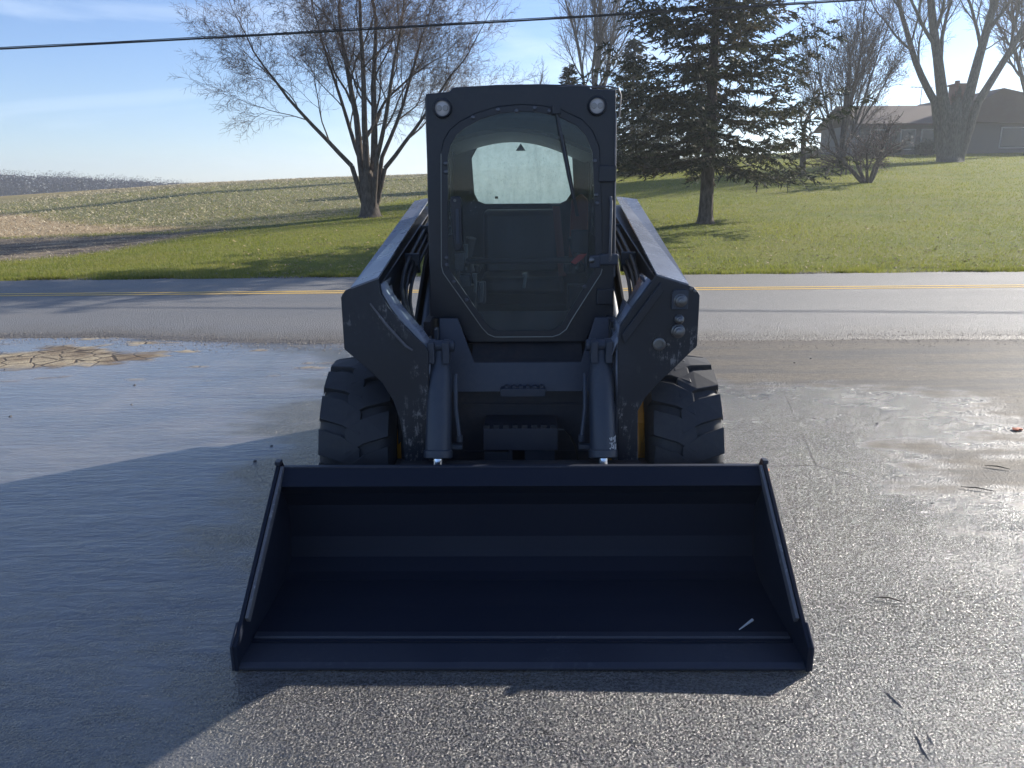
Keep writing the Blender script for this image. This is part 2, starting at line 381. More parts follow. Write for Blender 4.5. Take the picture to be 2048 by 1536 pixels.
crack = g.n('TexVoronoi'); crack.feature = 'DISTANCE_TO_EDGE'; crack.inputs['Scale'].default_value = 4.2
g.l(g.mix(.06, c, g.n('TexNoise').outputs['Color']), crack.inputs['Vector'])
ck = g.ramp(crack.outputs[0], [(.012, 1), (.05, 0)])
mudc = g.mix(g.ramp(mid, [(.3, 0), (.7, 1)]), (.30, .245, .165), (.40, .34, .24))
mudc = g.mix(g.ramp(lown, [(.45, 0), (.6, .9)]), mudc, (.15, .11, .075))
mudc = g.mix(ck, mudc, (.07, .055, .045))
pudc = g.mix(g.ramp(lown, [(.4, 0), (.65, 1)]), (.105, .112, .128), (.165, .16, .16))
col = g.mix(aP, asph, pudc); col = g.mix(aD, col, dust); col = g.mix(aM, col, g.mix(.5, dust, (.13, .115, .10))); col = g.mix(aI, col, mudc)
g.set('Base Color', col)
r = g.mix(aP, .20, g.math('MULTIPLY_ADD', lown, .25, .06)); r = g.mix(aD, r, .62); r = g.mix(aM, r, .75); r = g.mix(aI, r, .85)
g.set('Roughness', r)
rip = g.noise(g.coord(scale=(.45, 1.4, 1)), 13, 5, .6, .6); rip2 = g.noise(g.coord(scale=(.2, 1, 1)), 4, 4, .5, .3)
hst = g.mix(aP, g.mix(aD, 1.0, .45), .06)
cell = g.n('TexVoronoi'); cell.inputs['Scale'].default_value = 215; g.l(c, cell.inputs['Vector'])
def vm(op, a, b):
    x = g.n('VectorMath', operation=op); 
    for i, v in enumerate((a, b)):
        if isinstance(v, tuple): x.inputs[i].default_value = v
        else: g.l(v, x.inputs[i])
    return x.outputs[0]
fac = vm('MULTIPLY', vm('SUBTRACT', cell.outputs['Color'], (.5, .5, .5)), (1.35, 1.35, 0))
sc = g.n('VectorMath', operation='SCALE'); g.l(fac, sc.inputs[0]); g.l(g.math('MULTIPLY', g.math('MULTIPLY', g.mix(aD, 1.0, .30), g.ramp(g.noise(c, .8, 5, .6), [(.35, .45), (.62, 1.1)])), g.math('POWER', g.math('SUBTRACT', 1.0, aP, clamp=True), 2.2)), sc.inputs['Scale'])
facN = g.n('VectorMath', operation='NORMALIZE'); g.l(vm('ADD', g.n('NewGeometry').outputs['Normal'], sc.outputs[0]), facN.inputs[0])
n1 = g.bump(g.math('ADD', stone, g.math('MULTIPLY', sn, 1.6)), hst, .004, facN.outputs[0])
n2 = g.bump(g.math('ADD', rip, g.math('MULTIPLY', rip2, 1.5)), g.mix(aP, g.mix(aD, .45, .15), .42), .020, n1)
g.set('Specular IOR Level', g.mix(g.math('MAXIMUM', g.math('MAXIMUM', aD, aI), aM), .85, .22))
n3 = g.bump(g.math('MULTIPLY', aI, g.math('SUBTRACT', 1.0, ck)), .7, .012, n2)
g.set('Normal', n3)
lot = tag(tri_mesh('parking_lot', V, F, m, attrs={'puddle': pud*(1-isl), 'island': np.maximum(isl, flk*pud), 'dry': dry, 'mudband': mudb}, smooth=True), kind='structure')

m = mat('road_asphalt', (.10, .10, .10), .72); g = G(m); c = g.coord()
sn = g.noise(c, 60, 4, .7); st = g.vor(c, 75); ln = g.noise(g.coord(scale=(.15, 1, 1)), 1.6, 5, .6)
col = g.mix(g.ramp(sn, [(.35, 0), (.68, 1)]), (.070, .070, .074), (.23, .225, .215))
col = g.mix(g.ramp(ln, [(.4, 0), (.65, .6)]), col, (.17, .165, .16))
col = g.mix(g.attr('edge'), col, g.mix(g.ramp(sn, [(.4, 0), (.6, 1)]), (.03, .028, .026), (.19, .17, .145)))
g.set('Base Color', col); g.set('Normal', g.bump(g.math('ADD', sn, st), .75, .02)); g.set('Roughness', g.math('MULTIPLY_ADD', ln, .3, .42))
rx = np.concatenate([np.linspace(-160, -17, 16), np.arange(-16, 17, .06), np.linspace(17.5, 160, 16)])
RIDGES = [[(1.315, 2.39), (1.322, 2.35), (1.335, 2.30), (1.335, 2.27)], [(1.315, 2.18), (1.31, 2.12), (1.30, 2.07), (1.295, 2.0)], [(1.36, 2.18), (1.35, 2.13), (1.345, 2.08)]]
def rough_near(x):
    return np.interp(x, [-9, -6.2, -5, -3.6, -1.9, 2.1, 5.7, 9], [9.22, 9.22, 9.20, 8.86, 8.62, 8.66, 8.56, 8.5])+.16*(fbm(x, x*0, 1.7, 8, 6)-.5)*2*.5
vs = []
K = 40
near = rough_near(rx); farr = 15.34+.28*(fbm(rx, rx*0, 2, 18, 5)-.5)
for k in range(K+1):
    t = k/K; vs.append(np.stack([rx, near*(1-t)+farr*t, np.full_like(rx, .018 if 0 < k < K else -.02)], 1))
V = np.concatenate(vs); nx = len(rx)
i, j = np.meshgrid(np.arange(nx-1), np.arange(K)); a = (j*nx+i).ravel(); F = np.stack([a, a+1, a+1+nx, a+nx], 1)
yy = V[:, 1]; edge = np.clip(1-(yy-np.tile(near, K+1))/.9 + (fbm(V[:, 0], yy, 3, 2)-.5), 0, 1)
edge = np.maximum(edge, np.clip(1-(np.tile(farr, K+1)-yy)/.35, 0, 1))
tag(tri_mesh('road', V, F, m, attrs={'edge': edge}), kind='structure')
m = mat('yellow_road_paint', (.62, .40, .05), .6); g = G(m); c = g.coord()
w = g.ramp(g.noise(c, 45, 5, .75), [(.45, 0), (.62, 1)])
g.set('Base Color', g.mix(w, (.80, .50, .07), (.26, .20, .10)))
for y0 in (12.86, 13.10):
    mb = MB(); n = 60
    for k in range(n):
        xa, xb = -80+160*k/n, -80+160*(k+1)/n
        mb.add([(xa, y0, .022), (xb, y0, .022), (xb, y0+.10, .022), (xa, y0+.10, .022)], [(0, 1, 2, 3)])
    tag(build(mb, 'center_line', m), kind='structure')

for pts in RIDGES:
    b = MB(); b.tube([(x, y, -.009) for x, y in pts], [.004]+[.010]*(len(pts)-2)+[.004], 9); build(b, 'asphalt_ridge', lot.data.materials[0], lot)
# loose gravel along the pavement edges, pebbles on the lot
def rocks(name, P, sizes, m, label, cat):
    n = len(P); base = np.array([(1, 0, 0), (-.5, .87, 0), (-.5, -.87, 0), (.1, .1, .75), (0, 0, -.3)])
    V = np.zeros((n, 5, 3)); ang = rng.random(n)*6.28
    for k in range(5):
        b = base[k]*(rng.random((n, 3))*.6+.7)
        V[:, k, 0] = P[:, 0]+(b[:, 0]*np.cos(ang)-b[:, 1]*np.sin(ang))*sizes
        V[:, k, 1] = P[:, 1]+(b[:, 0]*np.sin(ang)+b[:, 1]*np.cos(ang))*sizes
        V[:, k, 2] = P[:, 2]+b[:, 2]*sizes
    f = np.array([(0, 1, 3), (1, 2, 3), (2, 0, 3)]); F = (f[None]+(np.arange(n)*5)[:, None, None]).reshape(-1, 3)
    o = tri_mesh(name, V.reshape(-1, 3), F, m); tag(o, label, cat, kind='stuff'); return o
mg = mat('gravel_stone', (.15, .14, .13), .8); g = G(mg); g.set('Base Color', g.mix(g.ramp(g.noise(g.coord(), 30, 2), [(.4, 0), (.6, 1)]), (.06, .055, .05), (.26, .235, .20)))
n = 9000; x = rng.uniform(-9, 10, n); y = rough_near(x)+np.abs(rng.normal(0, .22, n))*rng.choice([1, -1], n, p=[.7, .3])
rocks('gravel', np.stack([x, y, np.where(y > rough_near(x)+.17, .018, -.004)], 1), rng.uniform(.004, .011, n), mg, 'fine loose gravel scattered along the crumbling near edge of the road', 'gravel')
n = 9000; x = rng.uniform(-14, 14, n); y = 15.34+np.abs(rng.normal(0, .25, n))
rocks('gravel', np.stack([x, y, np.maximum(ground_z(x, y), -.03)+.005], 1), rng.uniform(.012, .04, n), mg, 'gravel and dirt strip between the far road edge and the grass', 'gravel')
mp_ = mat('dark_pebble', (.03, .028, .03), .6)
base_pebble = None
for k in range(22):
    if k < 12: x, y, s = random.uniform(-6, -1.6), random.uniform(4.6, 8.9), random.uniform(.006, .014)
    else: x, y, s = random.uniform(1.7, 4.2), random.uniform(4, 8.2), random.uniform(.006, .013)
    if base_pebble is None:
        mb = MB(); vs = []; 
        for a in range(6): vs.append((math.cos(a)*1.1, math.sin(a), 0))
        for a in range(6): vs.append((math.cos(a)*.7, math.sin(a)*.6, .55))
        mb.add(vs, [(i, (i+1) % 6, 6+(i+1) % 6, 6+i) for i in range(6)]+[(6, 7, 8, 9, 10, 11)])
        o = build(mb, 'pebble', mp_); base_pebble = o
    else: o = base_pebble.copy(); COL.objects.link(o)
    o.location = (x, y, -.004); o.scale = (s*random.uniform(.8, 1.5), s, s); o.rotation_euler = (0, 0, random.random()*6)
    tag(o, 'small dark pebble lying on the wet film left of the loader' if k < 12 else 'small dark pebble lying on the dusty lot right of the loader', 'pebble',
        'pebbles on the puddle side' if k < 12 else 'pebbles on the dusty side')

# dead leaves and twigs
ml = mat('orange_brown_leaf', (.40, .10, .04), .7)
def leaf(x, y, s, a, label):
    mb = MB(); pts = [(0, 0), (.3, .35), (.45, .15), (.8, .3), (1, 0), (.7, -.28), (.5, -.12), (.25, -.3)]
    mb.add([(p[0], p[1], .06+.12*math.sin(p[0]*3)+.1*abs(p[1])) for p in pts]+[(p[0], p[1], .0) for p in pts],
           [tuple(range(8)), tuple(range(15, 7, -1))]+[(i, (i+1) % 8, 8+(i+1) % 8, 8+i) for i in range(8)])
    o = build(mb, 'dead_leaf', ml); o.location = (x, y, .002); o.scale = (s, s, s*.6); o.rotation_euler = (0, 0, a)
    tag(o, label, 'leaf')
leaf(3.62, 5.30, .09, .2, 'dry orange leaf on the dusty pavement at the far right')
leaf(1.59, 4.52, .05, 1.2, 'tiny orange leaf beside the right top corner of the bucket')
leaf(1.37, 5.15, .06, 2.0, 'small reddish leaf on the pavement beside the right tyre')
mt = mat('twig_bark', (.05, .04, .032), .8)
for (x, y, ln, a, lb) in ((2.72, 4.2, .17, -.4, 'thin dark twig on the dusty patch right of the bucket'),
                          (1.62, 2.98, .10, -.3, 'short dark twig on glittering asphalt near the lower right'),
                          (3.05, 4.55, .14, -.5, 'thin twig near the right edge of the lot')):
    mb = MB(); mb.tube([(-ln/2, 0, .006), (0, .006, .010), (ln/2, -.004, .005)], [.002, .0045, .002], 5)
    o = build(mb, 'twig', mt); o.location = (x, y, 0); o.rotation_euler = (0, 0, a); tag(o, lb, 'twig')

# ------------------------------------------------------------------ grass, stubble
def blades(name, P, h, w, lean, m, label, cat, kind='stuff'):
    n = len(P); a = rng.random(n)*6.28; b = rng.random(n)*6.28
    V = np.zeros((n, 3, 3)); V[:] = P[:, None, :]
    V[:, 0, 0] -= np.cos(a)*w/2; V[:, 0, 1] -= np.sin(a)*w/2; V[:, 1, 0] += np.cos(a)*w/2; V[:, 1, 1] += np.sin(a)*w/2
    V[:, 2, 0] += np.cos(b)*lean; V[:, 2, 1] += np.sin(b)*lean; V[:, 2, 2] += h; V[:, :2, 2] -= .01
    o = tri_mesh(name, V.reshape(-1, 3), np.arange(n*3).reshape(n, 3), m, attrs={'tone': np.repeat(rng.random(n), 3)})
    return tag(o, label, cat, kind=kind)
mgr = mat('grass_blade', (.08, .12, .02), .6, spec=.3); g = G(mgr); c = g.coord()
tone = g.attr('tone'); bigp = g.noise(c, .5, 4)
gc = g.mix(g.ramp(bigp, [(.38, 0), (.62, 1)]), (.13, .16, .020), (.23, .23, .036))
gc = g.mix(g.ramp(g.noise(g.coord(scale=(.5, 1.3, 1)), .8, 5, .6), [(.48, 0), (.62, .6)]), gc, (.24, .22, .05))
gc = g.mix(g.ramp(tone, [(.6, 0), (.95, 1)]), gc, (.30, .25, .10)); gc = g.mix(g.ramp(tone, [(0, .7), (.4, 0)]), gc, (.03, .06, .01))
g.set('Base Color', gc); tl = g.n('BsdfTranslucent'); g.l(g.mix(.35, gc, (.35, .42, .03)), tl.inputs[0]); ms = g.n('MixShader'); ms.inputs[0].default_value = .45
g.l(g.b.outputs[0], ms.inputs[1]); g.l(tl.outputs[0], ms.inputs[2]); g.l(ms.outputs[0], g.out.inputs[0])
def scatter(n, x0, x1, y0, y1, pw=1.0):
    t = rng.random(n)**pw; y = y0+(y1-y0)*t; x = rng.uniform(x0, x1, n)*(y/y1)
    return x, y
x, y = scatter(400000, -52, 60, 15.5, 66, 1.7)
fm = np.maximum.reduce([np.clip(inside(x, y, MUD)+.3, 0, 1), np.clip(inside(x, y, TAN)+.2, 0, 1), np.clip(inside(x, y, FIELD)+.2, 0, 1)*.75])
k = (rng.random(len(x)) > fm) & ((y > 15.75) | (rng.random(len(x)) < .3)); x, y = x[k], y[k]
hh = rng.uniform(.02, .055, len(x))*(1+1.7*(y < 16.3)*vnoise(x, y, 1.6, 4))*(.7+.7*vnoise(x, y, .9, 2)); 
blades('grass', np.stack([x, y, ground_z(x, y)], 1), hh, rng.uniform(.008, .022, len(x))*(y/20)**1.2, hh*.6, mgr, 'short green lawn grass covering the slope behind the road', 'grass')
x = rng.uniform(-14, 15, 26000); y = 15.62-np.abs(rng.normal(0, .16, 26000)); k = (vnoise(x, y*2, 1.3, 7) > .45); x, y = x[k], y[k]
blades('verge_grass', np.stack([x, y, np.maximum(ground_z(x, y), .0)], 1), rng.uniform(.03, .11, len(x)), rng.uniform(.008, .018, len(x)), rng.uniform(.02, .09, len(x)), mgr, 'ragged tufts of grass and weeds creeping onto the far road edge', 'grass')
x, y = scatter(5000, -22, 55, 16, 60, 1.4); k = inside(x, y, FIELD) < -.5; x, y = x[k], y[k]
blades('fallen_leaves', np.stack([x, y, ground_z(x, y)+.03], 1), rng.uniform(.005, .03, len(x)), rng.uniform(.03, .07, len(x)), rng.uniform(.03, .08, len(x)), mat('pale_dead_leaf', (.34, .25, .13), .8), 'small pale dead leaves scattered over the lawn', 'leaves')
mst = mat('corn_stubble', (.50, .42, .28), .7); g = G(mst); g.set('Base Color', g.mix(g.attr('tone'), (.28, .21, .12), (.62, .54, .38)))
x, y = scatter(60000, -85, 12, 19, 95, 1.6)
f = np.maximum(np.clip(inside(x, y, FIELD), 0, 1)*.9, np.clip(inside(x, y, TAN), 0, 1)); k = (rng.random(len(x)) < f); x, y = x[k], y[k]
q = rng.random(len(x)); hs = rng.uniform(.015, .10, len(x))*(y/35)**.4
blades('corn_stubble', np.stack([x, y, ground_z(x, y)], 1), hs, rng.uniform(.02, .05, len(x))*(y/35)**.6, rng.uniform(.05, .28, len(x)), mst, 'pale corn stalk stubble littering the harvested field on the left', 'stubble')
x = rng.uniform(-20, -8.5, 6000); y = rng.uniform(18.7, 26, 6000); k = inside(x, y, MUD) > -.3; x, y = x[k], y[k]
blades('corn_stubble', np.stack([x, y, ground_z(x, y)], 1), rng.uniform(.01, .05, len(x)), rng.uniform(.01, .03, len(x)), rng.uniform(.05, .2, len(x)), mst, 'broken straw scattered over the muddy strip beside the lawn', 'stubble')

# ------------------------------------------------------------------ trees
def bark(name, col, col2):
    m = mat(name, col, .9, spec=.1); g = G(m); c = g.coord(scale=(1, 1, .3))
    n_ = g.noise(c, 14, 6, .7); g.set('Base Color', g.mix(g.ramp(n_, [(.35, 0), (.65, 1)]), col, col2)); g.set('Normal', g.bump(n_, .6, .03)); return m
BK = bark('grey_brown_bark', (.045, .038, .033), (.13, .11, .095))
TW = mat('twig_brown', (.12, .09, .075), .85, spec=.1)
BKF = bark('mossy_grey_bark', (.07, .065, .055), (.15, .145, .12))
class Tree:
    def __init__(s): s.big = ([], [], 0); s.V = {0: [], 1: []}; s.F = {0: [], 1: []}; s.tips = []
    def seg(s, lv, path, rad):
        "prism tube; key 0 trunk/limbs, 1 twigs"
        key = 0 if lv else 1; n = 7 if lv == 2 else (4 if lv == 1 else 3)
        V, F = s.V[key], s.F[key]; ref = None
        base = len(V)
        for i, p in enumerate(path):
            d = (path[min(i+1, len(path)-1)]-path[max(i-1, 0)]).normalized()
            if ref is None: ref = d.orthogonal()
            ref = (ref-d*ref.dot(d)); ref = ref.normalized() if ref.length > 1e-6 else d.orthogonal().normalized()
            b = d.cross(ref)
            for k in range(n):
                a = 2*PI*k/n; V.append(p+(ref*math.cos(a)+b*math.sin(a))*rad[i])
        for i in range(len(path)-1):
            for k in range(n):
                a0, a1 = base+i*n+k, base+i*n+(k+1) % n
                F.append((a0, a1, a1+n)); F.append((a0, a1+n, a0+n))
    def grow(s, p, d, ln, r, depth, P, R):
        nseg = 7 if depth >= P['depth']-1 else (5 if depth > 1 else 3)
        path = [p.copy()]; rad = [r]; cur = p.copy(); dd = d.normalized(); dirs = [dd]
        end = r*P['taper'] if depth > 0 else r*.45
        for i in range(nseg):
            w = P['wander']*(1 if depth < P['depth'] else .45)
            dd = (dd + Vector((R.uniform(-w, w), R.uniform(-w, w), R.uniform(-w, w)*.8)) + Vector((0, 0, P['up'] if depth > 1 else P['up0']))*(.18)).normalized()
            cur = cur + dd*ln/nseg; path.append(cur.copy()); dirs.append(dd); rad.append(r+(end-r)*(i+1)/nseg)
        s.seg(2 if r > .05 else (1 if r > .014 else 0), path, rad)
        if depth == 0:
            s.tips.append(cur.copy()); return
        nc = P['n'][P['depth']-depth]
        for k in range(nc):
            t = P['t0'][min(P['depth']-depth, len(P['t0'])-1)]; t = t+(1-t)*((k+R.random()*.9)/nc)
            f = t*nseg; i = min(int(f), nseg-1); q = path[i].lerp(path[i+1], f-i); rr = rad[i]+(rad[i+1]-rad[i])*(f-i)
            ax = dirs[i].orthogonal().normalized(); ax.rotate(Quaternion(dirs[i], k*2.4+R.uniform(-.5, .5)))
            ang = P['ang'][P['depth']-depth]*R.uniform(.7, 1.25)
            nd = (dirs[i]*math.cos(ang)+ax*math.sin(ang)).normalized()
            s.grow(q, nd, ln*P['ratio']*R.uniform(.7, 1.15)*(1.15-.45*t), max(rr*P['rr']*R.uniform(.8, 1.05), P['rmin']), depth-1, P, R)
        s.grow(path[-1], dirs[-1], ln*P['ratio']*.9, rad[-1], depth-1, P, R)
    def finish(s, root, mt_, mtw, parts=('trunk', 'twigs')):
        inv = Vector(root.location)
        for key, nm, m_ in ((0, parts[0], mt_), (1, parts[1], mtw)):
            if s.V[key]:
                V = np.array([v[:] for v in s.V[key]])-np.array(inv[:]); o = tri_mesh(nm, V, np.array(s.F[key]), m_, root, smooth=(key == 0))
                if key: o['kind'] = 'stuff'
def bare_tree(name, x, y, stems, P, label, cat='tree', group=None, seed=1, mt_=None, mtw=None, zoff=-.05):
    z = gz(x, y)+zoff; R = random.Random(seed); t = Tree()
    for (dx, dy, dirv, ln, r, pre) in stems:
        base = Vector((x+dx, y+dy, z)); d = Vector(dirv).normalized()
        if pre:   # bare bole with flare before the first fork
            q = [base + Vector((d.x*h*.4, d.y*h*.4, h)) for h in (0, .12, .35, pre*.5, pre)]
            t.seg(2, q, [r*1.75, r*1.3, r*1.08, r, r*.95]); base = q[-1]
        t.grow(base, d, ln, r*.95, P['depth'], P, R)
    root = empty(name, (x, y, z), label=label, cat=cat, group=group); t.finish(root, mt_ or BK, mtw or TW); return root, t
PM = dict(depth=5, n=[5, 5, 5, 4, 4], t0=[.20, .18, .15, .12, .1], ang=[.62, .62, .68, .75, .8], ratio=.62, rr=.50, taper=.42, wander=.20, up=.26, up0=-.10, rmin=.0055)
bare_tree('maple_tree', -5.0, 28.1, [(0, 0, (0, 0, 1), .5, .30, 1.25), (-.10, 0, (-.20, .1, 1), 5.2, .145, 1.3), (.10, .05, (.10, .1, 1), 5.4, .145, 1.5), (.02, -.08, (-.04, -.14, 1), 5.2, .13, 1.6),
    (.12, 0, (.80, .1, .85), 4.0, .085, 1.7), (-.1, .1, (-.75, -.05, .85), 4.3, .09, 1.8), (-.1, .1, (-.3, .5, 1), 4.4, .09, 1.9), (.1, -.1, (.40, -.35, 1), 4.6, .09, 2.0), (.1, .1, (.5, .35, 1), 4.6, .08, 2.1)],
    PM, 'large bare vase shaped deciduous tree on the lawn left of the loader', seed=4)
PB = dict(depth=4, n=[4, 5, 5, 5], t0=[.3, .2, .15, .1], ang=[.5, .55, .65, .7], ratio=.62, rr=.62, taper=.6, wander=.13, up=.45, up0=.2, rmin=.012)
bare_tree('walnut_tree', 27.5, 50, [(0, 0, (-.06, 0, 1), .9, .52, 2.7), (-.25, 0, (-.30, 0, 1), 8.0, .38, 2.8), (.28, 0, (.20, .1, 1), 8.0, .36, 2.8), (.6, .1, (.50, 0, .85), 6.5, .26, 3.6), (-.45, .1, (-.62, .1, .9), 6.5, .24, 3.6)],
    dict(PB, n=[5, 5, 5, 5, 4], depth=5, rr=.5, taper=.5, ratio=.60, t0=[.3, .2, .15, .1, .1], ang=[.5, .55, .65, .7, .7], rmin=.009), 'huge bare tree forking into thick trunks in front of the house', seed=9, mt_=BKF)
bare_tree('bare_tree', 37, 57, [(0, 0, (-.1, 0, 1), 7, .26, 2), (.3, 0, (-.35, .1, 1), 6, .2, 2), (0, .3, (.2, 0, 1), 6.5, .2, 2)], PB,
    'bare tree with pale upright limbs at the far right edge beside the house', seed=12)
bare_tree('bare_tree', 6.9, 68, [(0, 0, (0, 0, 1), 8.0, .28, 2.5), (.1, 0, (-.22, 0, 1), 7, .16, 3.5), (.1, 0, (.25, .1, 1), 7, .16, 3.2)], dict(PB, ang=[.45, .5, .6, .7], n=[6, 6, 5, 4]),
    'distant thin bare tree rising behind the dark evergreens above the cab', seed=15)
bare_tree('bare_tree', -.1+2.6, 80, [(0, 0, (.1, 0, 1), 4.5, .15, 1.0)], dict(PB, n=[4, 4, 4, 4]), 'small faint bare tree on the skyline just right of the big left tree', seed=18)
# round headed bush tree beyond the crab tree, still carrying brown leaves
PR = dict(depth=4, n=[4, 5, 5, 4], t0=[.1, .15, .1, .1], ang=[.38, .42, .5, .6], ratio=.66, rr=.6, taper=.5, wander=.10, up=.25, up0=.1, rmin=.010)
def leaves(root, tips, n, size, m_, spread, R):
    V = []; 
    for _ in range(n):
        p = R.choice(tips); c_ = Vector(p)+Vector((R.gauss(0, spread), R.gauss(0, spread), R.gauss(0, spread)))-root.location
        a = Vector((R.uniform(-1, 1), R.uniform(-1, 1), R.uniform(-1, 1))).normalized()*size*R.uniform(.6, 1.3); b = a.orthogonal().normalized()*size*.5
        V += [c_-a, c_+b, c_+a, c_-b]
    F = np.arange(len(V)).reshape(-1, 4); o = tri_mesh('dead_leaves', [v[:] for v in V], F, m_, root); o['kind'] = 'stuff'; return o
mdl = mat('brown_dead_leaf', (.10, .06, .05), .8)
rt_, t_ = bare_tree('pear_tree', 19.0, 46, [(0, 0, (.02, 0, 1), 4.4, .16, .9), (.1, 0, (.35, 0, 1), 3.9, .10, 1.2), (-.1, 0, (-.35, .1, 1), 3.9, .10, 1.2), (0, .1, (.15, .4, 1), 3.8, .09, 1.3), (0, -.1, (-.1, -.4, 1), 3.8, .09, 1.3), (0, 0, (.62, 0, 1), 3.4, .08, 1.2), (0, 0, (-.62, 0, 1), 3.4, .08, 1.2)],
    PR, 'fan shaped tree with sparse brown leaves between the spruce and the huge forked tree', seed=22)
leaves(rt_, t_.tips, 4200, .07, mdl, .10, random.Random(3))
PC = dict(depth=3, n=[4, 5, 5], t0=[.35, .2, .1], ang=[.75, .7, .7], ratio=.66, rr=.62, taper=.55, wander=.3, up=.1, up0=0, rmin=.010)
rt_, t_ = bare_tree('crab_apple_tree', 15.8, 35.2, [(-.1, 0, (-1.0, 0, .62), 1.7, .12, 0), (.1, 0, (.75, .1, 1), 1.6, .12, 0), (0, .1, (-.2, .6, 1), 1.6, .10, 0), (0, -.1, (-.35, -.5, .8), 1.5, .08, 0), (.1, 0, (.3, -.3, 1.1), 1.6, .08, 0)],
    PC, 'low crooked crab apple tree spreading from the ground on the lawn left of the house', seed=5, zoff=.0)
leaves(rt_, t_.tips, 1500, .05, mdl, .12, random.Random(8))
bare_tree('sapling', 9.8, 31.6, [(0, 0, (.05, 0, 1), .7, .035, 0)], dict(PC, depth=2, n=[3, 3], up=-.6, up0=-.8), 'tiny weeping shrub on the lawn just behind the spruce trunk', cat='shrub', seed=2)
bare_tree('bare_tree', 14.5, 39.6, [(0, 0, (0, 0, 1), 2.0, .16, .8)], dict(PC, n=[3, 3, 3], up=.4), 'short bare trunk tree standing right of the spruce behind its lower boughs', seed=31)

# conifers
NE = mat('spruce_needles', (.035, .05, .022), .7, spec=.25); g = G(NE); c = g.coord()
nc_ = g.mix(g.attr('tone'), (.014, .020, .014), (.060, .068, .038)); nc_ = g.mix(g.ramp(g.noise(c, .9, 4), [(.5, 0), (.68, .55)]), nc_, (.085, .055, .028))
g.set('Base Color', nc_); tl = g.n('BsdfTranslucent'); g.l(nc_, tl.inputs[0]); ms = g.n('MixShader'); ms.inputs[0].default_value = .3
g.l(g.b.outputs[0], ms.inputs[1]); g.l(tl.outputs[0], ms.inputs[2]); g.l(ms.outputs[0], g.out.inputs[0])
def conifer(name, x, y, height, rad, z_low, whorl, nb, needle, label, seed, dens=1.0, trunk_r=.26, skirt=1.0, lean=0):
    R = random.Random(seed); z0 = gz(x, y)-.05; t = Tree(); NV = []; TN = []
    trunk = [Vector((x+lean*h/height, y, z0+h)) for h in (0, .1, .3, .8, z_low, height*.5, height)]
    t.seg(2, trunk, [trunk_r*1.7, trunk_r*1.3, trunk_r*1.1, trunk_r, trunk_r*.92, trunk_r*.5, .02])
    h = z_low; a0 = 0
    while h < height-.2:
        u = (h-z_low)/(height-z_low); rr = rad*(1-u)**.85+.12
        for k in range(nb):
            a = a0+k*2*PI/nb+R.uniform(-.25, .25); ln = rr*R.uniform(.62, 1.12)
            if u < .10: ln *= skirt
            p = Vector((x+lean*h/height, y, z0+h+R.uniform(-.12, .12)))
            hd = Vector((math.cos(a), math.sin(a), 0)); sd = Vector((-hd.y, hd.x, 0))
            ns = max(4, int(ln/.28)); path = [p]; droop = R.uniform(.15, .4)*(1-u*.8)
            for i in range(1, ns+1):
                s_ = i/ns; path.append(p+hd*ln*s_+Vector((0, 0, (-droop*math.sin(s_*PI*.75)+.22*s_*s_*s_)*ln*.6+(.35*u*ln*s_)))+sd*R.uniform(-.03, .03))
            t.seg(1, path, [max(.006, trunk_r*.14*(1-.9*i/ns)*(1-.5*u)) for i in range(ns+1)])
            m_ = int(ln*6.5*dens)+3
            for j in range(m_):
                s_ = .08+.92*(j+R.random())/m_; f = s_*ns; i = min(int(f), ns-1); q = path[i].lerp(path[i+1], f-i)
                side = 1 if j % 2 else -1
                tl_ = (.20+.42*math.sin(min(s_*1.25, 1)*PI*.5)*(1.1-s_))*min(1.2, rr*.5)*R.uniform(.6, 1.2)+.12
                d = (hd*R.uniform(.5, 1.0)+sd*side*R.uniform(.5, 1.0)+Vector((0, 0, R.uniform(-.5, .1)))).normalized()
                tone = R.random()
                nn = int((5+tl_*21)*dens)
                for e in range(nn):
                    w = (e+R.random())/nn; c_ = q+d*tl_*w+Vector((0, 0, -.10*w*w*tl_))
                    dv = (d*.6+Vector((R.uniform(-1, 1), R.uniform(-1, 1), R.uniform(-.9, .7)))*.75).normalized()*needle*R.uniform(.6, 1.25)
                    wv = dv.cross(Vector((R.uniform(-1, 1), R.uniform(-1, 1), R.uniform(-1, 1)))).normalized()*needle*.16
                    NV += [c_-wv, c_+wv, c_+dv]; TN += [tone*.7+R.random()*.3]*3
        h += whorl*(1-.35*u)*R.uniform(.8, 1.2); a0 += .7
    root = empty(name, (x, y, z0), label=label, cat='tree'); t.finish(root, BK, BK, ('trunk', 'limbs'))
    V = np.array([v[:] for v in NV])-np.array([x, y, z0])
    o = tri_mesh('needles', V, np.arange(len(V)).reshape(-1, 3), NE, root, attrs={'tone': TN}); o['kind'] = 'stuff'; return len(V)//3
nt_ = [conifer('spruce_tree', 5.7, 23.0, 12.0, 4.05, 1.9, .37, 8, .17, 'tall dark green spruce with a bare lower trunk on the lawn right of the cab', 3, 1.0, .20)]
nt_ += [conifer('evergreen_tree', 3.35, 46, 6.2, 1.3, .3, .4, 7, .28, 'small dark evergreen showing above the left of the two cab lamps behind the roof', 5, .6, .12),
        conifer('evergreen_tree', 7.1, 47, 7.6, 2.8, .3, .45, 7, .30, 'broad dark evergreen peeking between the cab roof and the tall spruce', 6, .6, .15),
        conifer('evergreen_tree', 12.2, 52, 5.5, 2.6, .3, .45, 7, .32, 'low bushy evergreen in shade behind the right side of the tall spruce', 8, .5, .15),
        conifer('evergreen_tree', 9.2, 50, 4.8, 2.9, .2, .45, 7, .32, 'wide low evergreen behind the trunk of the tall spruce', 9, .5, .15)]

